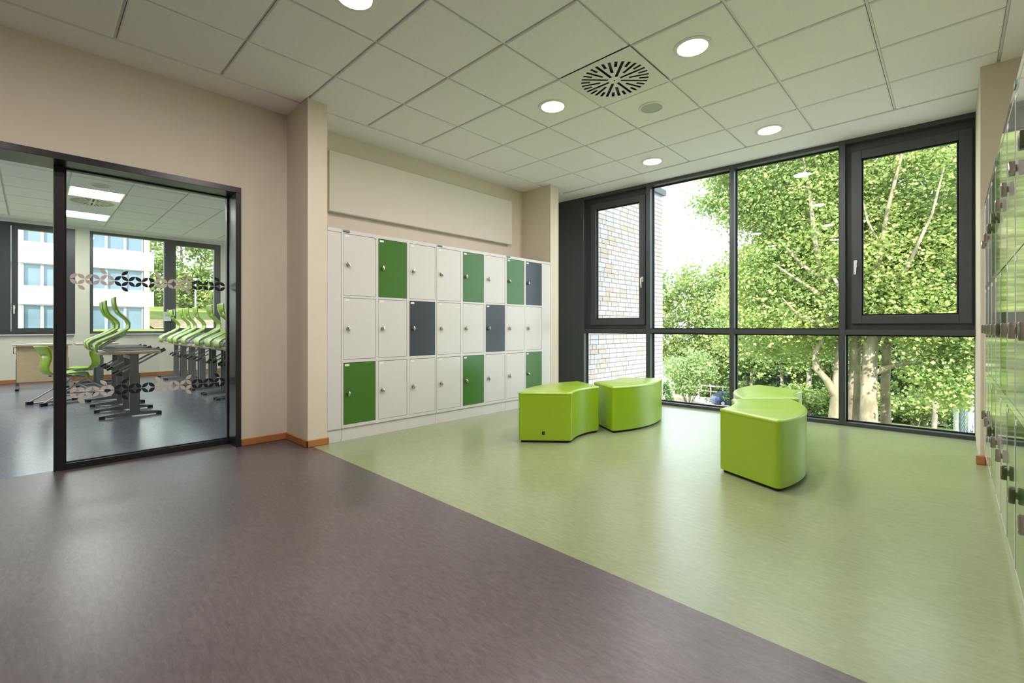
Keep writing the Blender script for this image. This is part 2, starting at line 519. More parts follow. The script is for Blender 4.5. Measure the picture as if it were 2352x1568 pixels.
# ------------------------------------------------------------------ ceiling fittings
def annulus(r0, r1, z0, z1, n=40):
    b = MB()
    vs = []
    for r, z in ((r0, z1), (r0, z0), (r1 - 0.006, z0), (r1, z0 + 0.004), (r1, z1)):
        for k in range(n):
            a = 2 * math.pi * k / n
            vs.append((r * math.cos(a), r * math.sin(a), z))
    fs = []
    for i in range(4):
        for k in range(n):
            k2 = (k + 1) % n
            fs.append((i * n + k, i * n + k2, (i + 1) * n + k2, (i + 1) * n + k))
    b.add(vs, fs)
    return b
def disc(r, z, n=40, th=0.004, dome=0.0):
    b = MB()
    out = [(r * math.cos(2 * math.pi * k / n), r * math.sin(2 * math.pi * k / n)) for k in range(n)]
    if dome == 0:
        b.prism(out, z, z + th)
    else:
        vs = [(x, y, z) for x, y in out] + [(x * .6, y * .6, z - dome * .75) for x, y in out] + [(0, 0, z - dome)]
        fs = []
        for k in range(n):
            k2 = (k + 1) % n
            fs += [(k, k2, n + k2, n + k), (n + k, n + k2, 2 * n)]
        b.add(vs, fs)
    return b
lamp0 = None
def ceiling_lamp(x, y, label):
    global lamp0
    if lamp0 is None:
        t = thing('ceiling_lamp', label, 'lamp', (x, y, CZ), 0, 'round recessed ceiling lamps')
        obj('trim_ring', annulus(0.100, 0.130, -0.007, 0.0), M['lamp_ring'], t, smooth=40)
        obj('diffuser', disc(0.101, -0.003, dome=0.006), M['lamp'], t)
        lamp0 = t
        return t
    t = copy_tree(lamp0)
    t.location = (x, y, CZ)
    t['label'] = label
    return t
LX0, LX1 = -2.565, -1.315
ceiling_lamp(LX1, 3.20, 'round recessed ceiling lamp right of the swirl air vent')
ceiling_lamp(LX0, 3.20, 'round recessed ceiling lamp left of the swirl air vent')
ceiling_lamp(LX1, 5.075, 'round recessed ceiling lamp close to the window, above its wide panes')
ceiling_lamp(LX0, 5.075, 'round recessed ceiling lamp close to the window, above its left end')
ceiling_lamp(LX0, 1.325, 'round recessed ceiling lamp cut by the top edge of the picture')
ceiling_lamp(LX1, 1.325, 'round recessed ceiling lamp over the floor seam near the camera')
for yy in (-0.55,):
    for xx in (LX0, LX1):
        ceiling_lamp(xx, yy, 'round recessed ceiling lamp over the brown corridor floor, %s the camera' % ('left of' if xx < -2 else 'beside'))

def swirl_vent(loc, label, group):
    t = thing('air_vent', label, 'air vent', loc, 0, group)
    b = MB()
    n = 32
    rings = [0.052, 0.112, 0.190, 0.262]
    wdt = 0.0235
    def vid(ri, i, s): return (ri * n + i) * 2 + s
    vs = []
    pit = 2 * math.pi / 8
    for ri_, r in enumerate(rings):
        full = wdt / (2 * r)
        for i in range(n):
            kind = i % 4
            a = 2 * math.pi * i / n
            hw = full
            if ri_ == 0 and kind:
                a = 2 * math.pi * (i - kind) / n + full + (pit - 2 * full) * kind / 4
                hw = 0.008
            elif ri_ == 1 and kind in (1, 3):
                hw = 0.03
            for s in (-1, 1):
                vs.append((r * math.cos(a + s * hw), r * math.sin(a + s * hw), 0))
    fs = []
    start = {0: 0, 2: 1, 1: 2, 3: 2}
    for ri in range(3):
        for i in range(n):
            j = (i + 1) % n
            fs.append((vid(ri, i, 1), vid(ri, j, 0), vid(ri + 1, j, 0), vid(ri + 1, i, 1)))
            if ri < start[i % 4]:
                fs.append((vid(ri, i, 0), vid(ri, i, 1), vid(ri + 1, i, 1), vid(ri + 1, i, 0)))
    fs.append(tuple(vid(0, i, s) for i in range(n) for s in (0, 1)))
    h = 0.3118
    base = len(vs)
    def sq(a):
        c, s_ = math.cos(a), math.sin(a)
        k = h / max(abs(c), abs(s_))
        return (c * k, s_ * k, 0)
    r = rings[-1]
    for i in range(n):
        a = 2 * math.pi * i / n
        hw = wdt / (2 * r)
        vs.append(sq(a - hw)); vs.append(sq(a + hw))
    cb = len(vs)
    for k in range(4):
        a = math.pi / 4 + k * math.pi / 2
        vs.append(sq(a))
    for i in range(n):
        j = (i + 1) % n
        fs.append((vid(3, i, 1), vid(3, j, 0), base + 2 * j, base + 2 * i + 1))
        if i % 8 == 4:
            fs.append((vid(3, i, 0), vid(3, i, 1), base + 2 * i + 1, cb + i // 8, base + 2 * i))
        else:
            fs.append((vid(3, i, 0), vid(3, i, 1), base + 2 * i + 1, base + 2 * i))
    b.add(vs, fs)
    o = obj('face_plate', b, M['lamp_ring'], t)
    md = o.modifiers.new('solid', 'SOLIDIFY'); md.thickness = 0.003; md.offset = 0
    obj('duct_box', MB().box(-0.29, 0.29, -0.29, 0.29, 0.012, 0.018), M['black'], t)
    obj('centre_screw', disc(0.006, -0.004, 10, 0.003), M['ink'], t)
    return t
swirl_vent((-1.94, 3.2005, CZ + 0.001), 'square white ceiling air vent with swirl slots among the round lamps', 'swirl ceiling vents')
t = thing('ceiling_speaker', 'flat grey round ceiling loudspeaker between the vent and the window', 'speaker', (-1.94, 3.826, CZ))
obj('trim_ring', annulus(0.092, 0.112, -0.008, 0), M['lamp_ring'], t, smooth=40)
obj('grille', disc(0.093, -0.003, dome=0.006), M['speaker'], t, smooth=60)

# ------------------------------------------------------------------ skirting boards
def base(name, b, label):
    o = obj(name, b, M['beech'], bevel=0.004, seg=1)
    struct(o, label)
base('baseboard_left', MB().box(XW, XW + 0.015, 1.25, 1.63, 0, 0.06), 'beech skirting board beside the black frame')
b = MB(); b.box(XW, XL + 0.015, 1.615, 1.63, 0, 0.06)
base('baseboard_pier_side', b, 'beech skirting board on the side of the left pier')
base('baseboard_pier_front', MB().box(XL, XL + 0.015, 1.615, 1.812, 0, 0.06), 'beech skirting board on the front of the left pier')
base('baseboard_right', MB().box(0.128, 0.175, 4.915, 4.95, 0, 0.065), 'short beech skirting board at the right pier')
base('baseboard_reveal', MB().box(XA, XA + 0.015, 5.10, 5.70, 0, 0.06), 'beech skirting board beside the window panel')
base('baseboard_class', MB().box(XF, XF + 0.02, -3.5, 5.0, 0, 0.075), 'beech skirting board under the classroom windows')

# ================================================================== WINDOW FRONT
WIN = bpy.data.objects.new('window_1', None)
COL.objects.link(WIN)
WIN.location = (-2.787, 5.80, 0)
WIN.rotation_euler = (0, 0, R(2.52))
struct(WIN, 'anthracite floor-to-ceiling window front with four bays')
DF = M['dark_frame']
D = 0.13
MUL = [(-1.285, -1.225), (-0.233, -0.173), (0.837, 0.889), (1.927, 1.979), (2.957, 3.02)]
for a, c in MUL:
    obj('mullion', MB().box(a, c, 0, D, 0, 3.0), DF, WIN, bevel=0.003, seg=1)
BAY = [(MUL[i][1], MUL[i + 1][0]) for i in range(4)]
TZ0, TZ1 = 0.952, 1.006
for a, c in BAY:
    obj('top_rail', MB().box(a, c, 0.0, D, 2.945, 3.0), DF, WIN)
    obj('bottom_rail', MB().box(a, c, 0.0, D, 0, 0.036), DF, WIN)
    obj('transom', MB().box(a, c, 0.0, D, TZ0, TZ1), DF, WIN)
def pane(x0, x1, z0, z1, y, parent):
    g = obj('gasket', ring_x(x0, x1, z0, z1, 0.014, y - 0.008, y + 0.02), M['gasket'], parent)
    return obj('pane', MB().box(x0 + 0.004, x1 - 0.004, y, y + 0.008, z0 + 0.004, z1 - 0.004), M['glass'], parent)
def ring_x(x0, x1, z0, z1, wd, y0, y1):
    b = MB()
    b.box(x0, x0 + wd, y0, y1, z0, z1); b.box(x1 - wd, x1, y0, y1, z0, z1)
    b.box(x0 + wd, x1 - wd, y0, y1, z0, z0 + wd); b.box(x0 + wd, x1 - wd, y0, y1, z1 - wd, z1)
    return b
for i, (a, c) in enumerate(BAY):
    pane(a, c, 0.036, TZ0, 0.095, WIN)
    if i in (1, 2):
        pane(a, c, TZ1, 2.945, 0.095, WIN)
def lever(parent, x, z, side):
    h = MB()
    h.box(x - 0.014, x + 0.014, 0.024, 0.034, z - 0.035, z + 0.035)
    h.tube([(x, 0.034, z + 0.01), (x, -0.012, z + 0.01)], 0.009, 8)
    h.tube([(x, -0.012, z + 0.018), (x, -0.018, z - 0.03), (x + side * 0.004, -0.016, z - 0.115)], [0.011, 0.011, 0.009], 8)
    return obj('handle', h, M['handle'], parent, smooth=40)
for i, hs in ((0, 1), (3, -1)):
    a, c = BAY[i]
    obj('fixed_frame', ring_x(a, c, TZ1, 2.945, 0.115, 0.07, D), DF, WIN)
    x0, x1 = a + 0.052, c - 0.035
    if i == 0: x0, x1 = a + 0.10, c - 0.032
    else: x0, x1 = a + 0.048, c - 0.036
    z0, z1 = 1.066, 2.862
    s = obj('sash', ring_x(x0, x1, z0, z1, 0.085, 0.034, 0.11), DF, WIN, bevel=0.003, seg=1)
    pane(x0 + 0.085, x1 - 0.085, z0 + 0.085, z1 - 0.085, 0.075, s)
    hx = x1 - 0.035 if hs > 0 else x0 + 0.035
    lever(s, hx, 1.69, hs)
pn = obj('side_panel', MB().box(-1.76, -1.285, 0.002, 0.03, 0, 3.0), M['panel_dark'], WIN)
sm = disc(0.006, 0, 8, 0.004).mesh('screw', M['black'])
for k in range(8):
    for x in (-1.70, -1.325):
        link('screw', sm, pn, (x, 0.002, 0.22 + k * 0.36), (R(90), 0, 0))

# ================================================================== LEFT LOCKERS
ROWS = [(0.143, 0.708), (0.736, 1.300), (1.320, 1.884)]
DW, PITCH = 0.322, 0.351
KNOB = None
def knob_meshes(key):
    b = MB()
    n = 14
    # round rosette, local +x is out of the door
    for (r0, r1, x0, x1) in ((0.017, 0.016, 0.0, 0.006), (0.011, 0.010, 0.006, 0.014)):
        b.tube([(x0, 0, 0), (x1, 0, 0)], [r0, r1], n)
    # pointed oval turning wing
    pts = []
    for k in range(16):
        a = 2 * math.pi * k / 16
        yy, zz = 0.014 * math.cos(a), 0.026 * math.sin(a)
        pts.append((yy * (1 - 0.25 * abs(math.sin(a))), zz))
    vs = [(0.014, y, z) for y, z in pts] + [(0.026, y * .9, z * .9) for y, z in pts] + [(0.030, y * .45, z * .5) for y, z in pts]
    fs = [tuple(range(16)), tuple(range(32, 48))]
    for i in range(2):
        for k in range(16):
            k2 = (k + 1) % 16
            fs.append((i * 16 + k, i * 16 + k2, (i + 1) * 16 + k2, (i + 1) * 16 + k))
    b.add(vs, fs)
    return b.mesh('lock_knob', M[key], 40)
KN = {'chrome': knob_meshes('chrome')}
def lock_mesh():
    """squared turning lock of the right-hand lockers"""
    b = MB()
    b.tube([(0, 0, 0), (0.005, 0, 0)], 0.013, 14)
    out = []
    for k in range(20):
        a = 2 * math.pi * k / 20
        c, s = math.cos(a), math.sin(a)
        out.append((math.copysign(abs(c) ** .55, c) * 0.017, math.copysign(abs(s) ** .55, s) * 0.030))
    vs = [(0.004, y * .95, z * .95) for y, z in out] + [(0.006, y, z) for y, z in out] + [(0.019, y, z) for y, z in out] + [(0.022, y * .85, z * .88) for y, z in out]
    fs = [tuple(range(20)), tuple(range(60, 80))]
    for i in range(3):
        for k in range(20):
            k2 = (k + 1) % 20
            fs.append((i * 20 + k, i * 20 + k2, (i + 1) * 20 + k2, (i + 1) * 20 + k))
    b.add(vs, fs)
    b.box(0.0205, 0.0225, -0.006, 0.006, -0.021, -0.013, 1)
    return b.mesh('lock_knob', [M['bronze'], M['label']], 40)
KN['bronze'] = lock_mesh()
def plate_mesh():
    b = MB()
    b.box(0, 0.0012, 0, 0.042, 0, 0.019)
    return b.mesh('number_plate', M['label'])
PLATE = plate_mesh()
MARK = MB().box(0.0011, 0.0017, 0.0175, 0.0235, 0.0055, 0.0135).mesh('plate_mark', M['ink'])
DOORM = {}
def door_mesh(key):
    if key not in DOORM:
        b = MB()
        b.box(-0.018, -0.0015, 0.0032, DW - 0.0032, 0.003, 0.5605)
        DOORM[key] = b.mesh('door', M[key])
    return DOORM[key]

def locker(name, label, loc, rotz, ncol, colors, white, knob, group, knob_dx=0.045):
    """local frame: front plane x=0 looking +x, y runs along the row from the left end, z up"""
    t = thing(name, label, 'locker', loc, rotz, group)
    W = ncol * PITCH + 0.003
    b = MB()
    b.box(-0.50, -0.045, 0.001, W - 0.001, 0.115, 1.917)
    edges = [0.0]
    st = []
    for c in range(ncol):
        st.append((0.015 + c * PITCH, 0.015 + c * PITCH + DW))
    x = 0.001
    for (a, e) in st:
        b.box(-0.05, 0, x, a, 0.115, 1.917)
        x = e
    b.box(-0.05, 0, x, W - 0.001, 0.115, 1.917)
    zz = [0.115] + [v for r in ROWS for v in r] + [1.917]
    for (a, e) in st:
        for k in range(0, 8, 2):
            b.box(-0.05, 0, a, e, zz[k], zz[k + 1])
    obj('body', b, M[white], t)
    obj('plinth', MB().box(-0.48, -0.012, 0.001, W - 0.001, 0, 0.114), M[white], t)
    bd = MB(); bd.box(0, 0.003, 0.012, 0.075, 1.899, 1.915)
    bo = obj('maker_badge', bd, M['badge_blue'], t)
    obj('badge_stripe', MB().box(0.0028, 0.0036, 0.012, 0.075, 1.894, 1.901), M['badge_dark'], bo)
    for c in range(ncol):
        for r in range(3):
            key = {'W': white, 'G': 'green_door' + ('_g' if white.endswith('_g') else ''), 'D': 'slate_door'}[colors[r][c]]
            d = link('door', door_mesh(key), t, (0, st[c][0], ROWS[2 - r][0]))
            if colors[r][c] != 'W':
                d['label'] = 'grass green door' if colors[r][c] == 'G' else 'dark slate door'
            link('lock_knob', KN[knob], d, (-0.0015, knob_dx, 0.282), (R(random.Random(c * 7 + r).choice((0, 0, 0, 35, 0))), 0, 0))
            p = link('number_plate', PLATE, d, (-0.0012, 0.016, 0.533))
    return t
LG = 'three-tier school lockers along the left wall'
locker('locker_cabinet', 'white locker cabinet nearest the left pier, green doors top middle and bottom left', (XL, 1.934, 0), 0, 3,
       ['WGW', 'WWD', 'GWW'], 'white_metal', 'chrome', LG)
locker('locker_cabinet', 'middle white locker cabinet with two green doors in its centre column', (XL, 2.9915, 0), 0, 3,
       ['WGW', 'WWD', 'WGW'], 'white_metal', 'chrome', LG)
locker('locker_cabinet', 'two-column white locker cabinet nearest the window, partly behind a green pouf', (XL, 4.049, 0), 0, 2,
       ['GD', 'WW', 'WG'], 'white_metal', 'chrome', LG)
def filler(y0, y1, label, x=XL, s=1, white='white_metal'):
    t = thing('filler_panel', label, 'filler panel', (x, (y0 + y1) / 2, 0))
    h = (y1 - y0) / 2
    obj('panel', MB().box(-0.022 * s, -0.002 * s, -h + 0.001, h - 0.001, 0.115, 1.885), M[white], t)
    obj('cap_strip', MB().box(-0.04 * s, 0, -h + 0.001, h - 0.001, 1.888, 1.918), M[white], t)
    obj('plinth', MB().box(-0.03 * s, -0.012 * s, -h + 0.001, h - 0.001, 0, 0.114), M[white], t)
filler(1.802, 1.933, 'white filler strip between left pier and first locker')
filler(4.755, 4.917, 'white filler strip between last locker and pier by the window')

# RIGHT LOCKERS (facing -x)
RG = 'three-tier school lockers along the right wall'
XR = 0.165
RC = [['WWG', 'WWW', 'WWG'], ['GWW', 'WGW', 'WWG'], ['WGW', 'WWG', 'GWW']]
RL = ['white glossy locker cabinet on the right, beside the pier next to the window',
      'white glossy locker cabinet in the middle of the right-hand row, cut by the picture edge',
      'white glossy locker cabinet of the right-hand row nearest the camera']
for k in range(3):
    locker('locker_cabinet', RL[k], (XR, 4.622 - k * 1.058, 0), math.pi, 3, RC[k], 'white_metal_g', 'bronze', RG)
filler(4.624, 4.948, 'white glossy filler strip between right-hand lockers and pier', XR, -1, 'white_metal_g')

# acoustic board above lockers
t = thing('acoustic_board', 'long white acoustic board on the wall above the lockers', 'wall board', (XA, 3.32, 2.18))
obj('board', MB().box(0.022, 0.075, -1.30, 1.30, 0, 0.60), M['white_board'], t, bevel=0.004, seg=1)
for y in (-1.1, 0, 1.1):
    obj('mounting_batten', MB().box(0, 0.022, y - 0.03, y + 0.03, 0.03, 0.57), M['white_board'], t)
struct(obj('trim_1', MB().box(XA - 0.002, XA + 0.0015, 3.098, 3.101, 0, CZ - 0.18), M['grid']), 'fine vertical joint in the alcove wall')

# ================================================================== GLAZED PARTITION
DR = bpy.data.objects.new('door_1', None); COL.objects.link(DR)
struct(DR, 'black framed glass partition with open doorway to the classroom')
BF = M['black_frame']
XO = XW + 0.012
obj('head', MB().box(-4.745, XO, -1.25, 1.248, 2.187, 2.234), BF, DR, bevel=0.002, seg=1)
obj('jamb', MB().box(-4.745, XO, 1.206, 1.248, 0, 2.187), BF, DR, bevel=0.002, seg=1)
obj('jamb', MB().box(-4.745, XO, -1.25, -1.208, 0, 2.187), BF, DR, bevel=0.002, seg=1)
obj('post', MB().box(-4.70, -4.62, 0.103, 0.161, 0, 2.187), BF, DR, bevel=0.002, seg=1)
obj('bottom_rail', MB().box(-4.69, -4.62, 0.161, 1.206, 0, 0.045), BF, DR)
b = MB()
b.box(-4.672, -4.650, 0.161, 0.170, 0.045, 2.187); b.box(-4.672, -4.650, 1.197, 1.206, 0.045, 2.187)
b.box(-4.672, -4.650, 0.17, 1.197, 0.045, 0.052); b.box(-4.672, -4.650, 0.17, 1.197, 2.180, 2.187)
obj('gasket', b, M['gasket'], DR)
gp = obj('pane', MB().box(-4.666, -4.656, 0.163, 1.204, 0.047, 2.185), M['glass_in'], DR)
# petal stickers on the glass
def petal(key):
    b = MB()
    n = 9; L = 0.054; wd = 0.0155
    up, dn = [], []
    for k in range(n + 1):
        s = -1 + 2 * k / n
        yy = L / 2 * s
        ww = wd * (1 - s * s) * 0.86
        up.append((yy, ww)); dn.append((yy, -ww))
    out = up + dn[::-1][1:-1]
    vs = [(0.0008, y, z) for y, z in out] + [(0, y, z) for y, z in out]
    m_ = len(out)
    fs = [tuple(range(m_)), tuple(range(m_, 2 * m_))[::-1]]
    for i in range(m_):
        j = (i + 1) % m_
        fs.append((i, j, m_ + j, m_ + i))
    b.add(vs, fs)
    return b.mesh('petal', M[key])
PT = {0: petal('petal_light'), 1: petal('petal_dark')}
cw = 0.0828
def put_petal(y, z, ang, dark):
    link('petal', PT[dark], gp, (-4.6558, y, z), (R(ang), 0, 0))
for zr in (1.388, 0.548):
    for c in range(12):
        y = 0.187 + (c + 0.5) * cw
        dark = (c // 3) % 2
        q = cw / 4
        put_petal(y - q, zr + q, 42, dark); put_petal(y + q, zr + q, -42, dark)
        put_petal(y - q, zr - q, -42, dark); put_petal(y + q, zr - q, 42, dark)
        if c in (2, 6, 11): put_petal(y - q if c != 6 else y - 3 * q + 2 * q, zr + 3 * q, -42, dark)
        if c in (3, 8): put_petal(y + q, zr + 3 * q, 42, dark)
        if c in (0, 3, 8): put_petal(y + q, zr - 3 * q, -42, dark)

# ================================================================== POUFS
def pouf_outline(sc_=1.0, n=18, rf=0.045):
    oc, ic, dep, so, si = 0.545, 0.275, 0.395, 0.135, 0.060
    dep_in = dep
    def arc(p, q, sag, n):
        p, q = Vector(p), Vector(q)
        d = q - p; L = d.length; m = (p + q) / 2
        nrm = Vector((-d.y, d.x)) / L
        h = sag
        Rr = (L * L / 4 + h * h) / (2 * abs(h))
        c = m + nrm * (h - math.copysign(Rr, h))
        a0 = math.atan2(p.y - c.y, p.x - c.x); a1 = math.atan2(q.y - c.y, q.x - c.x)
        da = (a1 - a0 + math.pi) % (2 * math.pi) - math.pi
        return [Vector((c.x + Rr * math.cos(a0 + da * k / n), c.y + Rr * math.sin(a0 + da * k / n))) for k in range(n + 1)]
    # corners: outer (-oc,0),(oc,0) bulging to -y ; inner (ic,dep),(-ic,dep) concave towards -y
    pts = arc((-oc, 0), (oc, 0), -so, n) + arc((ic, dep), (-ic, dep), si, n)
    # round the four corners
    N = len(pts)
    sharp = {0, n, n + 1, 2 * n + 1}
    res = []
    def walk(i, d, dist):
        p = pts[i]; acc = 0
        k = i
        while True:
            k2 = (k + d) % N
            seg = (pts[k2] - pts[k]).length
            if acc + seg >= dist or seg == 0:
                return pts[k] + (pts[k2] - pts[k]) * ((dist - acc) / max(seg, 1e-6)), k2
            acc += seg; k = k2
    skip = set()
    fil = {}
    for i in sharp:
        p0, a = walk(i, -1, rf); p1, c = walk(i, 1, rf)
        fil[i] = [(p0 * (1 - t) ** 2 + pts[i] * 2 * t * (1 - t) + p1 * t * t) for t in [k / 6 for k in range(7)]]
        # drop vertices within rf
        for d in (-1, 1):
            k = i; acc = 0
            while True:
                k2 = (k + d) % N
                acc += (pts[k2] - pts[k]).length
                if acc >= rf or k2 in sharp: break
                skip.add(k2); k = k2
    for i in range(N):
        if i in sharp: res += fil[i]
        elif i not in skip: res.append(pts[i])
    return [(p.x * sc_, p.y * sc_) for p in res]
PO = pouf_outline()
cy = 0.15
def inset(o, d):
    c = Vector((0, cy))
    res = []
    n = len(o)
    for i in range(n):
        p = Vector(o[i]); a = Vector(o[i - 1]); b_ = Vector(o[(i + 1) % n])
        t = (b_ - a)
        if t.length < 1e-6: res.append(tuple(p)); continue
        t.normalize()
        nrm = Vector((-t.y, t.x))
        res.append(tuple(p + nrm * d))
    return res
def pouf(loc, ang, label):
    t = thing('pouf_seat', label, 'pouf', (loc[0], loc[1], 0), ang, 'lime green vinyl pouf seats')
    body = MB().prism(PO, 0.022, 0.432)
    o = obj('cover', body, M['vinyl'], t, smooth=40)
    # lid with piping seam
    n = len(PO)
    lid = MB()
    lv = []
    prof = [(-0.002, 0.430), (-0.0035, 0.436), (0.0, 0.444), (0.008, 0.449), (0.018, 0.4515)]
    for d, z in prof:
        lv += [(x, y, z) for x, y in inset(PO, d)]
    lf = []
    for i in range(len(prof) - 1):
        for k in range(n):
            k2 = (k + 1) % n
            lf.append((i * n + k, i * n + k2, (i + 1) * n + k2, (i + 1) * n + k))
    lf.append(tuple((len(prof) - 1) * n + k for k in range(n)))
    lf.append(tuple(range(n))[::-1])
    lid.add(lv, lf)
    obj('seat_top', lid, M['vinyl'], t, smooth=50)
    obj('base', MB().prism(inset(PO, 0.022), 0.0, 0.024), M['black'], t)
    return t
def end_tag(t):
    # small black woven tag low on a flat end
    p, q = Vector((0.545, 0)), Vector((0.275, 0.395))
    m = (p + q) / 2 - (q - p) * 0.02
    d = (q - p).normalized(); nrm = Vector((d.y, -d.x))
    c = m + nrm * 0.002
    tg = obj('cloth_tag', MB().box(-0.013, 0.013, -0.003, 0.003, 0.0, 0.026), M['black'], t, (c.x, c.y, 0.075), (0, 0, math.atan2(d.y, d.x)))
    obj('tag_mark', MB().box(0.002, 0.008, -0.0036, 0.0036, 0.006, 0.020), M['desk_leg'], tg)
# inner normal (local +y) directions
pA = pouf((-2.862, 3.545), math.atan2(0.04, 0.396) - math.pi / 2, 'lime green pouf with flat end and small black tag facing the camera, nearest the lockers')
end_tag(pA)
pouf((-2.395, 4.445), math.atan2(-0.01, -0.45) - math.pi / 2, 'lime green pouf with convex side forward, behind and right of the tagged one')
pouf((-0.872, 3.745), math.atan2(-0.07, -0.40) - math.pi / 2, 'large lime green pouf standing alone at the front right')
pouf((-1.33, 4.555), math.atan2(0.07, 0.42) - math.pi / 2, 'lime green pouf mostly hidden behind the front right one by the window')

# ================================================================== CLASSROOM
b = MB()
b.box(XF - 0.3, XF, -3.5, 5.2, 0, 0.90)
b.box(XF - 0.3, XF, -3.5, 5.2, 2.945, 3.2)
b.box(XF - 0.3, XF, -3.5, -3.2, 0.90, 2.945)
b.box(XF - 0.3, XF, 0.575, 0.785, 0.90, 2.945)
b.box(XF - 0.3, XF, 3.04, 3.35, 0.90, 2.945); b.box(XF - 0.3, XF, 4.9, 5.2, 0.90, 2.945)
struct(obj('wall_classroom_window', b, M['plaster_class']), 'pale classroom wall with windows')
struct(obj('wall_classroom_right', MB().box(XF - 0.3, -4.75, 5.0, 5.2, 0, 3.2), M['plaster_class']), 'pale classroom wall on the right')
struct(obj('wall_classroom_left', MB().box(XF - 0.3, -4.75, -3.6, -3.4, 0, 3.2), M['plaster_class']), 'pale classroom wall on the left')
b = MB()
b.box(XF, XF + 0.05, -2.2, 0.56, 0.880, 0.902); b.box(XF, XF + 0.05, 0.80, 3.04, 0.880, 0.902)
struct(obj('trim_2', b, M['white_metal']), 'white window sill in the classroom')

def ring_y(y0, y1, z0, z1, wd, x0, x1):
    b = MB()
    b.box(x0, x1, y0, y0 + wd, z0, z1); b.box(x0, x1, y1 - wd, y1, z0, z1)
    b.box(x0, x1, y0 + wd, y1 - wd, z0, z0 + wd); b.box(x0, x1, y0 + wd, y1 - wd, z1 - wd, z1)
    return b
def cpane(y0, y1, z0, z1, x, parent):
    return obj('pane', MB().box(x, x + 0.008, y0, y1, z0, z1), M['glass'], parent)
def class_window(name, label, y0, y1, fixed, sash, handle_y):
    r = bpy.data.objects.new(name, None); COL.objects.link(r)
    struct(r, label)
    obj('frame', ring_y(y0, y1, 0.90, 2.945, 0.05, XF - 0.12, XF - 0.02), DF, r)
    if fixed:
        f0, f1 = fixed
        cpane(f0, f1, 0.95, 2.895, XF - 0.08, r)
    s0, s1 = sash
    if fixed:
        obj('mullion', MB().box(XF - 0.12, XF - 0.02, fixed[1], s0 - 0.005, 0.95, 2.895), DF, r)
    s = obj('sash', ring_y(s0, s1, 0.93, 2.915, 0.085, XF - 0.10, XF - 0.005), DF, r)
    cpane(s0 + 0.08, s1 - 0.08, 1.01, 2.84, XF - 0.07, s)
    h = MB()
    h.box(XF - 0.005, XF + 0.004, handle_y - 0.014, handle_y + 0.014, 1.36, 1.43)
    h.tube([(XF + 0.004, handle_y, 1.40), (XF + 0.04, handle_y, 1.40)], 0.009, 8)
    h.tube([(XF + 0.042, handle_y, 1.41), (XF + 0.042, handle_y, 1.28)], 0.010, 8)
    obj('handle', h, M['handle'], s, smooth=40)
    return r
w2 = class_window('window_2', 'dark framed classroom window on the left', -3.2, 0.575, (-3.15, -0.62), (-0.27, 0.53), -0.235)  # unseen left part widened to let in more daylight
obj('side_panel', MB().box(XF - 0.12, XF - 0.01, -0.62, -0.28, 0.95, 2.895), M['panel_dark'], w2)
w3 = class_window('window_3', 'wide dark framed classroom window with side casement', 0.785, 3.04, (0.835, 1.98), (2.10, 3.0), 2.15)

class_window('window_4', 'added unseen classroom window at the right end', 3.35, 4.9, (3.40, 4.0), (4.05, 4.86), 4.1)  # unseen window added to bring more daylight into the classroom
# classroom ceiling fittings
swirl_vent((CX0 + 3.5 * 0.625, CY0 + 2.5 * 0.625, CZ + 0.001), 'square swirl air vent in the classroom ceiling', 'swirl ceiling vents')
def led_panel(i, label):
    t = thing('panel_light', label, 'lamp', (CX0 + (i + 0.5) * 0.625, CY0 + 2.5 * 0.625, CZ), 0, 'square light panels of the classroom ceiling')
    obj('frame', ring_flat(0.308, 0.02, -0.002, 0.018), M['lamp_ring'], t)
    obj('diffuser', MB().box(-0.288, 0.288, -0.288, 0.288, 0.002, 0.016), M['led_panel'], t)
    return t
def ring_flat(h, wd, z0, z1):
    b = MB()
    b.box(-h, h, -h, -h + wd, z0, z1); b.box(-h, h, h - wd, h, z0, z1)
    b.box(-h, -h + wd, -h + wd, h - wd, z0, z1); b.box(h - wd, h, -h + wd, h - wd, z0, z1)
    return b
led_panel(4, 'square bright light panel in front of the classroom air vent')
led_panel(1, 'square bright light panel beyond the classroom air vent')
for (px_, py_, lb) in ((-10.3, -2.2, 'added unseen light panel at the far left of the classroom ceiling'), (-7.2, -2.2, 'added unseen light panel at the near left of the classroom ceiling'),
                       (-10.3, 4.2, 'added unseen light panel at the far right of the classroom ceiling'), (-7.2, 4.2, 'added unseen light panel at the near right of the classroom ceiling')):
    t = led_panel(0, lb)  # out-of-view panels added to brighten the classroom
    t.location = (px_, py_, CZ - 0.025)
t = thing('ceiling_speaker', 'round flat loudspeaker in the classroom ceiling', 'speaker', (CX0 + 5.5 * 0.625, CY0 + 2.5 * 0.625, CZ))
obj('trim_ring', annulus(0.092, 0.112, -0.012, 0), M['lamp_ring'], t, smooth=40)
obj('grille', disc(0.093, -0.005, dome=0.006), M['speaker'], t, smooth=60)
# notice on the window post
t = thing('notice_sheet', 'small white printed notice taped to the dark classroom window post', 'notice', (XF - 0.016, 2.04, 1.17))
obj('sheet', MB().box(0, 0.002, -0.075, 0.075, 0, 0.20), M['paper'], t)
obj('tape', MB().box(0.001, 0.004, -0.018, 0.018, 0.185, 0.25), M['tape'], t)
for k in range(3):
    obj('print_line', MB().box(0.002, 0.0025, -0.045, 0.045, 0.135 - k * 0.018, 0.142 - k * 0.018), M['desk_leg'], t)

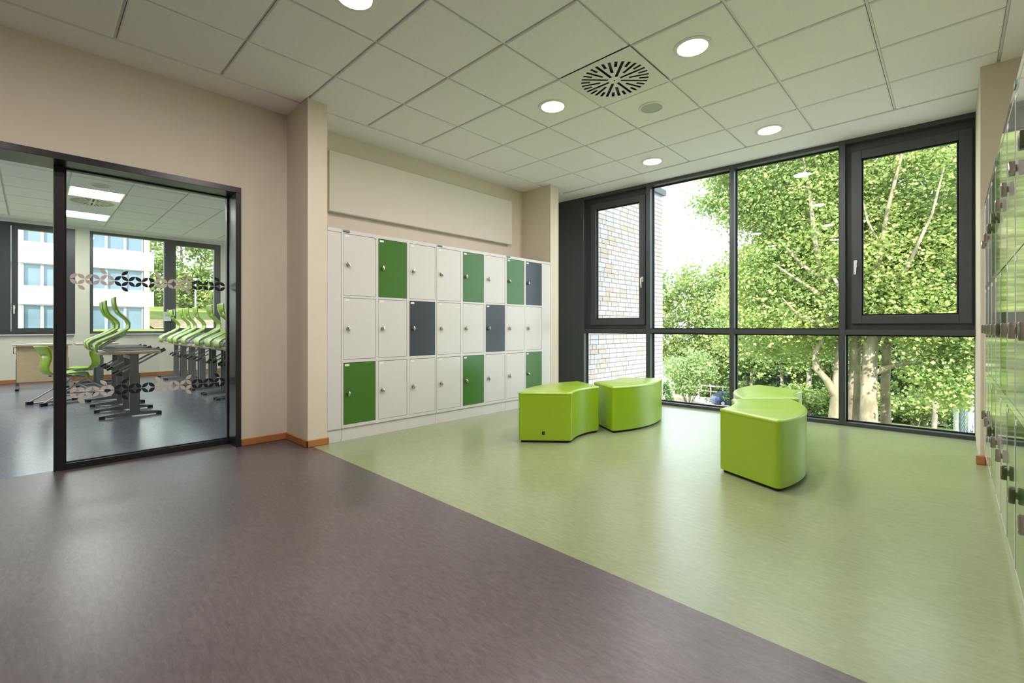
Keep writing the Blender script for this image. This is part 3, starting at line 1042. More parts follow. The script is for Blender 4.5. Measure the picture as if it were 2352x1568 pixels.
# ---- student desk: length along local x, depth along local y
def desk(loc, label, group, rotz=0.0, length=0.70, proto={}):
    t = thing('student_desk', label, 'desk', loc, rotz, group)
    if 'm' not in proto:
        L = 0.35
        def sl(z0, z1, ins):
            o = []
            for cx, cy_, a0 in ((L - 0.05, 0.225, 0), (-L + 0.05, 0.225, 90), (-L + 0.05, -0.225, 180), (L - 0.05, -0.225, 270)):
                for k in range(5):
                    a = R(a0 + k * 22.5)
                    o.append((cx + (0.05 - ins) * math.cos(a), cy_ + (0.05 - ins) * math.sin(a)))
            return MB().prism(o, z0, z1)
        proto['top'] = sl(0.748, 0.752, 0.003).mesh('laminate', M['desk_top'])
        proto['edge'] = sl(0.722, 0.749, 0).mesh('tabletop', M['desk_edge'])
        c = MB()
        c.box(-0.018, 0.018, -0.045, 0.045, 0.04, 0.50)
        c.box(-0.013, 0.013, -0.036, 0.036, 0.50, 0.722)
        proto['col'] = c.mesh('leg', M['desk_leg'])
        f = MB()
        f.add([(-0.02, -0.30, 0.012), (0.02, -0.30, 0.012), (0.02, 0.24, 0.012), (-0.02, 0.24, 0.012),
               (-0.02, -0.30, 0.034), (0.02, -0.30, 0.034), (0.02, -0.03, 0.062), (-0.02, -0.03, 0.062), (0.02, 0.05, 0.062), (-0.02, 0.05, 0.062), (0.02, 0.24, 0.038), (-0.02, 0.24, 0.038)],
              [(0, 1, 5, 4), (4, 5, 6, 7), (7, 6, 8, 9), (9, 8, 10, 11), (11, 10, 2, 3), (0, 3, 2, 1), (0, 4, 7, 9, 11, 3), (1, 2, 10, 8, 6, 5)])
        proto['foot'] = f.mesh('foot', M['desk_leg'])
        proto['cap'] = MB().box(-0.021, 0.021, -0.025, 0.025, 0.0, 0.033).mesh('foot_cap', M['black'])
        k = MB(); k.tube([(0, -0.05, 0), (0, -0.075, 0)], 0.016, 10)
        proto['knob'] = k.mesh('height_knob', M['black'])
        proto['bar'] = MB().box(-0.30, 0.30, -0.012, 0.012, 0.66, 0.70).mesh('cross_bar', M['desk_leg'])
        proto['m'] = 1
    sx = length / 0.70
    tt = link('tabletop', proto['edge'], t, scale=(sx, 1, 1))
    link('laminate', proto['top'], tt)
    link('cross_bar', proto['bar'], t, scale=(sx, 1, 1))
    for s in (-1, 1):
        lg = link('leg', proto['col'], t, (s * (length / 2 - 0.055), 0.03, 0))
        link('height_knob', proto['knob'], lg, (0, 0, 0.44))
        ft = link('foot', proto['foot'], t, (s * (length / 2 - 0.055), 0.03, 0))
        for yy in (-0.285, 0.225):
            link('foot_cap', proto['cap'], ft, (0, yy, 0))
    return t
# ---- skid base school chair: local +x is forward
CH = {}
def chair_meshes():
    prof = [(0.258, 0.362, .34), (0.250, 0.395, .365), (0.228, 0.426, .385), (0.18, 0.440, .40), (0.08, 0.434, .40), (-0.03, 0.426, .385), (-0.12, 0.430, .35),
            (-0.185, 0.455, .30), (-0.222, 0.505, .255), (-0.230, 0.56, .24), (-0.218, 0.62, .25), (-0.205, 0.675, .285), (-0.208, 0.71, .31), (-0.214, 0.735, .325),
            (-0.230, 0.79, .355), (-0.262, 0.850, .375), (-0.275, 0.868, .365)]
    nu = 8
    vs = []
    for i, (x, z, wd) in enumerate(prof):
        a = prof[max(0, i - 1)]; c = prof[min(len(prof) - 1, i + 1)]
        tx, tz = c[0] - a[0], c[1] - a[1]
        l = math.hypot(tx, tz)
        nx, nz = tz / l, -tx / l      # towards sitter's side: up for the seat, forward for the back
        if i < 7: nx, nz = -tz / l, tx / l
        up = (0, 1) if i < 7 else (1, 0)
        for k in range(nu + 1):
            s = -1 + 2 * k / nu
            cv = 0.022 * s * s if i > 1 else 0.0
            vs.append((x + up[0] * cv, s * wd / 2, z + up[1] * cv))
    b = MB()
    fs = []
    for i in range(len(prof) - 1):
        for k in range(nu):
            if i == 12 and 2 <= k <= 5: continue     # grip slot
            fs.append((i * (nu + 1) + k, i * (nu + 1) + k + 1, (i + 1) * (nu + 1) + k + 1, (i + 1) * (nu + 1) + k))
    b.add(vs, fs)
    CH['shell'] = b.mesh('shell', M['shell'], 80)
    for key, s in (('l', 1), ('r', -1)):
        y = 0.175 * s
        t_ = MB()
        t_.tube([(-0.10, y * .8, 0.405), (0.10, y * .9, 0.400), (0.185, y, 0.392), (0.205, y, 0.370), (0.18, y, 0.335), (-0.285, y * 1.08, 0.045), (-0.302, y * 1.08, 0.022), (-0.27, y * 1.08, 0.014), (0.25, y * 1.0, 0.013)], 0.0115, 8)
        CH['leg' + key] = t_.mesh('leg', M['tube'], 60)
        c = MB()
        c.box(-0.332, -0.255, y * 1.08 - 0.018, y * 1.08 + 0.018, 0.0, 0.045)
        CH['capr' + key] = c.mesh('foot_cap', M['black'])
        c = MB(); c.box(0.195, 0.27, y - 0.016, y + 0.016, 0.0, 0.030)
        CH['capf' + key] = c.mesh('foot_cap', M['black'])
    c = MB(); c.tube([(0.05, -0.155, 0.398), (0.05, 0.155, 0.398)], 0.010, 8)
    c.tube([(-0.06, -0.15, 0.402), (-0.06, 0.15, 0.402)], 0.010, 8)
    c.tube([(0.02, -0.178, 0.215), (0.02, 0.178, 0.215)], 0.009, 8)
    CH['bar'] = c.mesh('cross_bar', M['tube'], 60)
chair_meshes()
def chair(loc, rot, label, group):
    t = thing('school_chair', label, 'chair', loc, 0, group)
    t.rotation_euler = rot
    t.scale = (0.90, 0.90, 0.90)
    o = link('shell', CH['shell'], t)
    md = o.modifiers.new('solid', 'SOLIDIFY'); md.thickness = 0.016; md.offset = 0
    for k in ('l', 'r'):
        lg = link('leg', CH['leg' + k], t)
        link('foot_cap', CH['capr' + k], lg); link('foot_cap', CH['capf' + k], lg)
    link('cross_bar', CH['bar'], t)
    return t
TILT = math.atan2(0.29, 0.465)
CS = 0.90
def hung_chair(x, y_edge, label, group):
    """chair hooked over a desk top: diagonal tubes lie on the top, front towards -y"""
    # forward (+x local) -> world -y ; pitched nose-down by TILT
    m = Matrix.Rotation(R(-90), 4, 'Z') @ Matrix.Rotation(TILT, 4, 'Y')
    p = m @ (Vector((0.18, 0, 0.335)) * CS)
    z_d = p.z
    # tube start slightly inside the front edge of the desk
    loc = Vector((x, y_edge + 0.065, 0.752 + 0.011)) - Vector((0, p.y, z_d))
    return chair(tuple(loc), m.to_euler(), label, group)
DG1, DG2 = 'desks in the left classroom row', 'desks in the right classroom row'
HG1, HG2 = 'green chairs hung on the left desk row', 'green chairs hung on the right desk row'
for x, lb in ((-7.15, 'grey school desk nearest the glass in the left row'), (-8.32, 'grey school desk second from the glass in the left row'),
              (-11.1, 'grey school desk by the window wall at the end of the left row')):
    desk((x, 0.79, 0), lb, DG1)
for x, lb in ((-7.12, 'lime chair hooked over the nearest desk of the left row'), (-8.06, 'lime chair hooked over the second left desk, nearer to the glass'),
              (-8.52, 'lime chair hooked over the second left desk, farther from the glass')):
    hung_chair(x, 0.515, lb, HG1)
ordn = ['nearest', 'second nearest', 'third nearest', 'fourth nearest', 'fifth nearest', 'sixth nearest', 'farthest']
for k in range(7):
    desk((-7.16 - 0.722 * k, 2.06, 0), f'grey school desk of the right row, {ordn[k]} to the glass partition', DG2)
for k, x in enumerate((-7.36, -7.83, -8.46, -9.38, -10.03, -10.50, -11.38)):
    hung_chair(x, 1.785, f'lime chair hung on the right desk row, {ordn[k]} to the glass partition', HG2)
# teacher's desk with wooden front
t = desk((-11.15, 0.12, 0), 'larger desk with pale wooden front panel under the left classroom window', 'single work desk', R(90), 0.70)
obj('front_panel', MB().box(-0.30, 0.30, -0.205, -0.185, 0.13, 0.72), M['maple'], t)
hd = MB(); hd.tube([(-0.305, -0.195, 0.60), (-0.335, -0.195, 0.60), (-0.335, -0.195, 0.70), (-0.305, -0.195, 0.70)], 0.006, 6)
obj('pull_handle', hd, M['black'], t)
chair((-8.80, 0.28, 0), (0, 0, R(112)), 'lime chair standing on the floor with its back to the doorway post', 'green chairs standing at the work desk')
chair((-9.75, 0.52, 0), (0, 0, R(-118)), 'lime chair standing beyond the post, turned the other way', 'green chairs standing at the work desk')

# ================================================================== OUTSIDE
rng = np.random.default_rng(7)
def leaf_mesh(name, centers, n, spread, size, m, up=0.55, flat=0.7, seed=0):
    rg = np.random.default_rng(seed)
    centers = np.asarray(centers, float)
    C = np.repeat(centers, n, axis=0)
    P = C + rg.normal(size=C.shape) * np.array([spread, spread, spread * flat])
    N = len(P)
    nr = rg.normal(size=(N, 3)); nr[:, 2] = np.abs(nr[:, 2]) * 0.6 + up
    nr /= np.linalg.norm(nr, axis=1)[:, None]
    t = rg.normal(size=(N, 3))
    t -= nr * (t * nr).sum(1)[:, None]
    t /= np.linalg.norm(t, axis=1)[:, None]
    s = np.cross(nr, t)
    L = size * rg.uniform(0.65, 1.25, size=(N, 1))
    Wd = L * rg.uniform(0.36, 0.52, size=(N, 1))
    V = np.empty((N, 4, 3))
    V[:, 0] = P - t * L * 0.5
    V[:, 1] = P + s * Wd + nr * L * 0.10
    V[:, 2] = P + t * L * 0.5
    V[:, 3] = P - s * Wd + nr * L * 0.10
    me = bpy.data.meshes.new(name)
    me.vertices.add(N * 4); me.loops.add(N * 4); me.polygons.add(N)
    me.vertices.foreach_set('co', V.reshape(-1).astype(np.float32))
    me.loops.foreach_set('vertex_index', np.arange(N * 4, dtype=np.int32))
    me.polygons.foreach_set('loop_start', np.arange(0, N * 4, 4, dtype=np.int32))
    me.polygons.foreach_set('loop_total', np.full(N, 4, dtype=np.int32))
    me.materials.append(m)
    me.update(calc_edges=True)
    return me
def blob(c, r, n, seed, shell=0.5):
    rg = np.random.default_rng(seed)
    d = rg.normal(size=(n, 3)); d /= np.linalg.norm(d, axis=1)[:, None]
    k = (shell + (1 - shell) * rg.random((n, 1)) ** 0.7)
    return np.asarray(c) + d * k * np.asarray(r)
def stuff(name, me, parent):
    o = link(name, me, parent); o['kind'] = 'stuff'
    return o
def tree(name, label, cat, base_pt, trunk, branches, blobs, leafm, bark, size, n, spread, group=None, seed=1, extra=None, up=0.55, flat=0.7):
    t = thing(name, label, cat, base_pt, 0, group)
    B = Vector(base_pt)
    def loc(p): return tuple(Vector(p) - B)
    tb = MB(); tb.tube([loc(p[:3]) for p in trunk], [p[3] for p in trunk], 12)
    obj('trunk', tb, bark, t, smooth=60)
    for br in branches:
        bb = MB(); bb.tube([loc(p[:3]) for p in br], [p[3] for p in br], 8)
        obj('branch', bb, bark, t, smooth=60)
    cs = np.concatenate([blob(np.asarray(c) - np.asarray(base_pt), r, k, seed * 31 + i) for i, (c, r, k) in enumerate(blobs)])
    if extra is not None:
        cs = np.concatenate([cs, np.asarray(extra) - np.asarray(base_pt)])
    stuff('foliage', leaf_mesh('foliage', cs, n, spread, size, leafm, seed=seed, up=up, flat=flat), t)
    return t

# ground on the window side: level near the house, falling away behind
g = MB()
xs = np.linspace(-62, 40, 35); ys = [9.0, 14, 20, 26, 30, 34, 38, 42, 46, 50, 54, 60, 70, 95]
def gz(x, y):
    k = min(1.0, max(0.0, (-6.5 - x) / 5.0))
    z = -3.5 - 1.5 * k * k * (3 - 2 * k)
    if y > 27: z -= (y - 27) * (0.150 - 0.045 * k)
    z = max(z, -7.75)
    if y > 62: z = -7.75 + (y - 62) * 0.12
    return z + 0.12 * math.sin(x * 0.7) * math.sin(y * 0.5)
vs = [(x, y, gz(x, y)) for y in ys for x in xs]
nX = len(xs)
fs = [(j * nX + i, j * nX + i + 1, (j + 1) * nX + i + 1, (j + 1) * nX + i) for j in range(len(ys) - 1) for i in range(nX - 1)]
g.add(vs, fs)
o = obj('ground', g, M['grass'], smooth=60); struct(o, 'sunlit grass ground below the window')
g = MB()
pv = []
for k in range(24):
    x = -60 + k * 4.4
    y0 = 50.5 + 0.0 * x
    for y in (47.5, 51.5, 57.5):
        pv.append((x, y, gz(x, y) + 0.16))
pf = [(k * 3 + i, (k + 1) * 3 + i, (k + 1) * 3 + i + 1, k * 3 + i + 1) for k in range(23) for i in range(2)]
g.add(pv, pf)
struct(obj('ground_road', g, M['path'], smooth=60), 'pale gravel road behind the trees')

struct(obj('ground_bounce_slab', MB().box(-4.3, 14, 6.2, 15.5, -3.75, -3.42), M['concrete']), 'added unseen pale slab below the window, bouncing light to the ceiling')  # unseen pale surface added to throw light up onto the ceiling
# ---- brick wing of the building
XB = -4.38
bw = thing('brick_wing', 'pale brick side wing of the building outside the left window', 'building', (XB, 6.1, -3.6))
Y0, Y1, ZT = 6.12, 9.14, 3.78
obj('wall_core', MB().box(-3.0, -0.012, Y0 - 6.1, Y1 - 6.1 - 0.012, 0, ZT + 3.6), M['mortar'], bw)
obj('roof_flashing', MB().box(-3.05, 0.05, Y0 - 6.1, Y1 - 6.1 + 0.05, ZT + 3.6, ZT + 3.72), M['zinc'], bw)
CH_, BL, JT = 0.0833, 0.24, 0.011
bk = ['brick_a', 'brick_a', 'brick_a', 'brick_b', 'brick_b', 'brick_c', 'brick_d', 'brick_d']
bmesh_ = {}
def brick_mesh(key, L):
    kk = (key, round(L, 3))
    if kk not in bmesh_:
        bmesh_[kk] = MB().box(-0.10, 0, 0, L, 0, CH_ - JT).mesh('brick', M[key])
    return bmesh_[kk]
rr = random.Random(5)
bricks = []
z = -3.6
ci = 0
while z < ZT - 0.05:
    y = Y0
    first = rr.choice((0.24, 0.115, 0.1775))
    while y < Y1 - 0.02:
        L = first if y == Y0 else rr.choice((BL, BL, BL, 0.115))
        L = min(L, Y1 - y)
        bricks.append((y, z, L - JT if L > 0.05 else L, rr.choice(bk)))
        y += L
    z += CH_
vis = [q_ for q_ in bricks if 0.30 < q_[1] and q_[0] > 6.45]
def seen(q_):
    return q_[1] > 0.30 and q_[0] > 6.45
vis.sort(key=lambda q_: -q_[2] / (q_[0] ** 2))
ind = set(id(q_) for q_ in vis[:300])
rest = {}
for q_ in bricks:
    y, zz_, L, key = q_
    if L < 0.02: continue
    if id(q_) in ind:
        link('brick', brick_mesh(key, L), bw, (0, y - 6.1, zz_ + 3.6 + JT))
    else:
        rest.setdefault(key, MB()).box(-0.10, 0, y - 6.1, y - 6.1 + L, zz_ + 3.6 + JT, zz_ + 3.6 + CH_)
allb = MB(); keys = list(rest)
for i, k_ in enumerate(keys):
    allb.add(rest[k_].v, rest[k_].f, i)
o = obj('brickwork', allb, [M[k_] for k_ in keys], bw); o['kind'] = 'stuff'

# ---- plane trees near the window
LP = M['leaf_plane']; BP = M['bark_plane']
tree('plane_tree', 'large plane tree with crooked pale branch, behind the middle window pane', 'tree', (-3.73, 24.13, -3.55),
     [(-3.73, 24.13, -3.6, 0.27), (-3.66, 24.2, -2.2, 0.22), (-3.55, 24.35, -0.4, 0.19), (-3.5, 24.4, 1.2, 0.17), (-3.9, 24.2, 3.4, 0.20), (-4.3, 24.0, 5.6, 0.14), (-4.4, 23.8, 8.5, 0.08)],
     [[(-3.66, 24.2, -2.0, 0.16), (-3.95, 23.9, -1.25, 0.145), (-4.28, 23.55, -0.75, 0.13), (-4.30, 23.4, -0.1, 0.115), (-4.05, 23.3, 0.45, 0.10), (-4.25, 23.2, 1.2, 0.09), (-4.9, 23.0, 2.2, 0.09), (-5.6, 22.7, 3.2, 0.05)],
      [(-3.52, 24.38, 0.8, 0.17), (-2.9, 24.2, 2.0, 0.15), (-2.75, 24.0, 3.5, 0.12), (-2.9, 23.8, 5.5, 0.07)],
      [(-3.9, 24.2, 3.4, 0.12), (-5.0, 23.6, 4.2, 0.09), (-6.2, 23.0, 5.4, 0.05)],
      [(-4.1, 24.1, 4.5, 0.11), (-4.9, 23.4, 6.2, 0.08), (-5.6, 22.8, 8.0, 0.05)],
      [(-3.7, 23.0, 0.9, 0.13), (-3.75, 22.35, 2.0, 0.125), (-3.75, 21.55, 3.2, 0.115), (-3.9, 21.15, 4.6, 0.09), (-4.0, 20.95, 6.0, 0.06), (-4.2, 20.85, 7.6, 0.035)],
      [(-3.75, 21.55, 3.0, 0.08), (-4.3, 20.95, 3.5, 0.065), (-4.9, 20.65, 4.4, 0.04)],
      [(-3.76, 21.45, 2.3, 0.07), (-4.4, 20.75, 2.9, 0.05), (-5.2, 20.55, 3.6, 0.03)],
      [(-3.75, 21.65, 2.6, 0.09), (-3.3, 21.15, 3.0, 0.075), (-2.95, 21.15, 2.2, 0.06)],
      [(-3.8, 21.75, 1.2, 0.06), (-4.4, 20.95, 1.5, 0.045), (-4.9, 20.65, 2.2, 0.03)]],
     [((-6.0, 22.3, 8.0), (2.7, 2.3, 2.9), 190), ((-4.6, 23.0, 8.0), (3.2, 3.0, 3.6), 200), ((-5.2, 22.9, 2.7), (2.5, 2.6, 2.7), 240), ((-3.6, 23.4, 4.4), (2.6, 2.6, 3.4), 200), ((-5.4, 25.5, 0.9), (2.9, 2.2, 1.5), 120), ((-7.6, 21.9, 7.0), (1.2, 1.2, 1.3), 26)],
     LP, BP, 0.14, 90, 0.38, 'plane trees outside the window', 3)
tree('plane_tree', 'plane tree with thick mottled trunk just right of the window mullion', 'tree', (-3.09, 24.74, -3.55),
     [(-3.09, 24.74, -3.6, 0.28), (-3.08, 24.75, -1.6, 0.22), (-3.05, 24.78, 0.4, 0.19), (-2.7, 24.7, 3.0, 0.17), (-2.4, 24.6, 6.5, 0.10)],
     [[(-3.05, 24.78, 0.0, 0.12), (-2.6, 24.5, 0.35, 0.08), (-1.9, 24.2, 0.3, 0.05)], [(-2.7, 24.7, 3.0, 0.11), (-1.8, 24.0, 4.4, 0.08), (-1.1, 23.5, 6.2, 0.04)]],
     [((-1.7, 24.3, 7.2), (3.4, 3.0, 3.9), 260), ((-1.5, 23.9, 3.2), (2.8, 2.4, 2.5), 220)],
     LP, BP, 0.14, 90, 0.38, 'plane trees outside the window', 4)
tree('plane_tree', 'plane tree with the broadest trunk, low leafy boughs reaching to the right', 'tree', (-2.46, 23.9, -3.55),
     [(-2.50, 23.9, -3.6, 0.34), (-2.50, 23.95, -1.8, 0.285), (-2.46, 23.98, 0.2, 0.25), (-1.6, 24.1, 3.0, 0.2), (-0.6, 24.2, 6.0, 0.11)],
     [[(-2.44, 23.98, -0.9, 0.14), (-1.7, 23.8, -0.5, 0.10), (-0.6, 23.5, -0.2, 0.06), (0.6, 23.2, -0.5, 0.03)],
      [(-1.6, 24.1, 3.0, 0.13), (-1.0, 23.4, 4.2, 0.1), (-0.2, 23.0, 6.0, 0.05)], [(-1.3, 24.1, 3.8, 0.10), (0.6, 24.2, 4.6, 0.06)],
      [(-2.2, 22.6, 2.2, 0.10), (-2.0, 22.15, 3.6, 0.09), (-1.7, 21.65, 5.4, 0.07), (-1.3, 21.45, 7.2, 0.045)],
      [(-1.5, 22.65, 2.6, 0.07), (-1.0, 21.55, 3.6, 0.06), (-0.5, 21.25, 4.9, 0.04), (-0.2, 21.15, 6.4, 0.025)],
      [(-1.9, 22.05, 4.0, 0.05), (-2.3, 21.65, 5.0, 0.035), (-2.5, 21.45, 6.2, 0.02)]],
     [((0.8, 24.2, 6.4), (3.3, 3.2, 4.2), 260), ((0.6, 23.6, 1.6), (2.7, 2.2, 1.9), 210), ((0.1, 23.4, -0.9), (1.2, 1.3, 1.0), 46), ((2.8, 24.0, 2.5), (2.6, 2.4, 3.5), 120)],
     LP, BP, 0.14, 90, 0.38, 'plane trees outside the window', 5)
tree('plane_tree', 'slim plane tree stem right of the broadest trunk', 'tree', (-2.02, 24.9, -3.55),
     [(-2.02, 24.9, -3.6, 0.20), (-2.05, 24.9, -1.6, 0.16), (-2.0, 24.9, 0.2, 0.16), (-1.3, 25.2, 3.0, 0.10)],
     [], [((-0.9, 25.6, 3.8), (2.2, 2.0, 2.4), 110)], LP, BP, 0.14, 90, 0.38, 'plane trees outside the window', 6)

# ---- forest edge behind
LM, BL_ = M['leaf_mid'], M['bark_pale']
FT = [(-31.0, 60.5, 9.2, 3.6), (-26.0, 62.0, 9.0, 3.4), (-21.8, 61.5, 8.0, 3.4), (-18.6, 61.5, 10.0, 4.0), (-15.2, 59.0, 11.5, 4.4), (-11.6, 60.5, 12.5, 4.6),
      (-7.8, 61.0, 12.5, 4.6), (-4.0, 61.5, 12.0, 4.6), (-0.4, 61.5, 12.0, 4.6), (3.4, 61.5, 12.0, 4.8)]
fl_ = ['yellow-green forest tree at the far left beside the brick wing', 'rounded yellow-green forest tree under the open sky', 'third forest tree from the brick wing, topping out lower',
       'tall forest tree behind the parked blue car', 'tall forest tree behind the left part of the middle pane', 'forest tree behind the centre of the middle pane', 'forest tree behind the crooked plane branch',
       'forest tree behind the plane trunks', 'forest tree behind the right lower pane', 'forest tree behind the lamp post']
for i, (x, y, zt, r) in enumerate(FT):
    zb = gz(x, y)
    zc = (zt + zb) / 2 + 1.0
    tree('forest_tree', fl_[i], 'tree', (x, y, zb), [(x, y, zb - 0.1, 0.32), (x + .1, y, zb + 4, 0.25), (x, y, zc + 2, 0.12)], [],
         [((x, y, zc + 0.8), (r, r * .9, (zt - zb) / 2 - 0.6), 230), ((x + .5, y - 1.5, zb + 4.2), (r * .95, 1.8, 2.6), 80), ((x - .6, y - 1.8, zb + 1.5), (r * .9, 1.3, 1.6), 56)],
         LM, BL_, 0.40, 26, 0.62, 'forest edge trees', 20 + i)
# pale thin trunks and conifers at the forest edge
CN = [(-13.6, 45.5, 0.4), (-11.6, 47.5, 1.2), (-9.6, 46.0, 0.6), (-7.6, 48.5, 0.9), (-1.5, 47.0, 0.0), (-3.6, 46.0, 0.0), (0.8, 49.0, 0.6)]
cl_ = ['dark conifer at the forest edge, leftmost in the middle pane', 'dark conifer second from left in the middle pane', 'dark conifer left of the crooked plane branch', 'dark conifer behind the crooked plane branch',
       'dark conifer between plane trunks and lamp post', 'dark conifer just right of the plane trunks', 'dark conifer beside the lamp post']
for i, (x, y, zt) in enumerate(CN):
    zb = gz(x, y)
    cs = []
    rg = np.random.default_rng(50 + i)
    H_ = zt - zb + 1.0
    for k in range(110):
        h = rg.random() ** 1.2
        rad = (1 - h) * 2.0 + 0.1
        a = rg.random() * 6.283
        cs.append((x + rad * math.cos(a) * rg.uniform(.5, 1), y + rad * math.sin(a) * rg.uniform(.5, 1), zb + 0.3 + h * H_))
    tree('conifer', cl_[i], 'tree', (x, y, zb), [(x, y, zb - 0.1, 0.16), (x, y, zb + H_, 0.05)], [], [((x, y, zb + 1), (1.2, 1.2, 0.8), 10)], M['leaf_dark'], BL_, 0.30, 26, 0.22, 'dark conifers at the forest edge', 60 + i, extra=cs, up=0.3, flat=0.4)
TR = [(-12.8, 43.5, 0.13, 6.0), (-10.5, 43.8, 0.16, 6.5), (-8.6, 44.0, 0.22, 7.0), (-6.9, 44.5, 0.15, 6.5), (-16.6, 50.5, 0.2, 9.0), (-5.3, 43.0, 0.12, 6.0), (-0.9, 42.0, 0.16, 6.5)]
tl_ = ['thin pale tree stem at the left of the middle pane', 'pale tree stem second from left in the middle pane', 'stouter brown-grey stem in the middle of the middle pane', 'pale stem left of the crooked plane branch',
       'pale stem behind the parked blue car', 'thin pale stem beside the crooked plane trunk', 'thin pale stem right of the broad plane trunk']
for i, (x, y, r, h) in enumerate(TR):
    zb = gz(x, y)
    tree('young_tree', tl_[i], 'tree', (x, y, zb), [(x, y, zb - 0.1, r), (x + .12, y, zb + h * .5, r * .85), (x - .05, y, zb + h, r * .5)],
         [[(x + .1, y, zb + h * .6, r * .4), (x + .9, y - .3, zb + h * .85, r * .2)], [(x + .05, y, zb + h * .7, r * .4), (x - .8, y - .2, zb + h * .95, r * .2)]],
         [((x, y, zb + h + 0.6), (2.3, 1.6, 2.2), 50), ((x, y - .4, zb + h * .72), (1.7, 1.2, 0.9), 18)], LM, BL_, 0.30, 30, 0.4, 'young trees at the forest edge', 80 + i)
# shrubs
def shrub(x, y, r, h, label, leafm, size, nstem, seed, name='shrub', spread=0.25, k=60, n=40):
    zb = gz(x, y) + 0.0
    t = thing(name, label, 'shrub', (x, y, zb))
    rg = random.Random(seed)
    for s in range(nstem):
        a = s * 6.283 / nstem + rg.random() * .4
        q_ = MB(); q_.tube([(0.12 * math.cos(a), 0.12 * math.sin(a), -0.05), (r * .32 * math.cos(a), r * .32 * math.sin(a), h * .35), (r * .6 * math.cos(a), r * .6 * math.sin(a), h * .72)], [0.05, 0.035, 0.015], 6)
        obj('stem', q_, M['bark_pale'], t, smooth=60)
    cs = blob((0, 0, h * 0.62), (r, r * .9, h * .40), k, seed, 0.35)
    stuff('foliage', leaf_mesh('foliage', cs, n, spread, size, leafm, seed=seed), t)
    return t
shrub(-17.37, 41.5, 2.3, 5.3, 'tall multi-stemmed grey-green shrub near the brick wing', M['leaf_grey'], 0.20, 7, 3, spread=0.36, k=120, n=46)
for i, (x, y, r, h, lb) in enumerate([(-14.6, 50.0, 2.4, 3.2, 'broad bright bush left of the mullion behind the road'), (-23.8, 60.5, 2.3, 3.0, 'bright bush behind the pale wall near the brick wing'), (-11.4, 42.5, 1.8, 2.4, 'low bush under the stems of the middle pane'),
                                      (-5.0, 41.0, 2.2, 2.6, 'low green bush left of the plane trunks'), (2.0, 41.5, 2.2, 3.2, 'bush behind the lamp post'), (-15.4, 57.6, 1.7, 2.2, 'small bush above the parked blue car'), (-8.2, 41.5, 1.8, 2.2, 'low green bush in the centre of the middle pane'), (-1.8, 43.5, 2.2, 2.4, 'low dark bush right of the broad plane trunk')]):
    shrub(x, y, r, h, lb, M['leaf_mid'], 0.26, 4, 30 + i, name='bush', spread=0.34, k=46, n=34)
# small cypress shaped evergreen
zb = gz(-17.1, 36.2)
t = thing('evergreen_shrub', 'small dark cone-shaped evergreen beside the brick wing', 'shrub', (-17.1, 36.2, zb))
q_ = MB(); q_.tube([(0, 0, -0.05), (0, 0, 2.0)], [0.06, 0.02], 6); obj('stem', q_, M['bark_pale'], t)
cs = []
for k in range(90):
    h = rng.random(); a = rng.random() * 6.283; rad = (1 - h) * 0.85 + .05
    cs.append((rad * math.cos(a), rad * math.sin(a), 0.1 + 2.3 * h))
stuff('foliage', leaf_mesh('foliage', cs, 26, 0.10, 0.13, M['leaf_dark'], seed=9), t)
# white shed, earth bank, wall, rail, barrier, bollard
t = thing('white_house', 'white rendered shed with grey roof beside the brick wing', 'building', (-27.6, 57.3, gz(-27.6, 57.3)))
obj('wall', MB().box(-1.6, 1.1, -1.5, 1.5, -0.1, 3.1), M['white_render'], t)
rf = MB(); rf.add([(-1.9, -1.8, 3.0), (1.35, -1.8, 3.0), (1.35, 1.8, 3.0), (-1.9, 1.8, 3.0), (-1.9, 0, 3.9), (1.35, 0, 3.9)], [(0, 1, 5, 4), (3, 4, 5, 2), (0, 4, 3), (1, 2, 5), (0, 3, 2, 1)])
obj('roof', rf, M['zinc'], t)
obj('door', MB().box(-0.4, 0.4, -1.53, -1.49, 0, 2.0), M['alu_grey'], t)
g = MB()
gv = []; nx, ny = 21, 8
for j in range(ny):
    for i in range(nx):
        x = -29 + i * 0.62; y = 44.6 + j * 0.6
        e = math.sin(math.pi * j / (ny - 1)) * math.sin(math.pi * i / (nx - 1)) ** .5
        gv.append((x, y, gz(x, y) - 0.05 + 0.8 * e + 0.10 * math.sin(x * 3.1) * math.sin(y * 2.3) * e))
g.add(gv, [(j * nx + i, j * nx + i + 1, (j + 1) * nx + i + 1, (j + 1) * nx + i) for j in range(ny - 1) for i in range(nx - 1)])
o = obj('earth_bank', g, M['earth'], smooth=60); tag(o, 'sandy brown bare earth bank behind the grey-green shrub', 'earth bank')
zb = gz(-20.5, 53)
t = thing('guard_rail', 'weathered horizontal rail fence along the road above the blue car', 'fence', (-20.6, 57.4, gz(-20.6, 57.4)))
for k in range(6):
    obj('post', MB().box(-3.7 + k * 1.45, -3.58 + k * 1.45, -0.06, 0.06, -0.1, 1.75), M['wood_rail'], t)
obj('rail', MB().box(-3.8, 3.8, -0.09, -0.06, 1.48, 1.66), M['wood_rail'], t)
obj('rail', MB().box(-3.8, 3.8, -0.09, -0.06, 0.85, 0.99), M['wood_rail'], t)
t = thing('barrier_sign', 'small red and white barrier board by the rail fence', 'sign', (-20.2, 50.6, gz(-20.2, 50.6)))
obj('post', MB().box(-0.04, 0.04, -0.04, 0.04, -0.1, 2.1), M['post_white'], t)
sgn = obj('board', MB().box(-0.42, 0.42, -0.07, -0.04, 1.45, 2.15), M['label'], t)
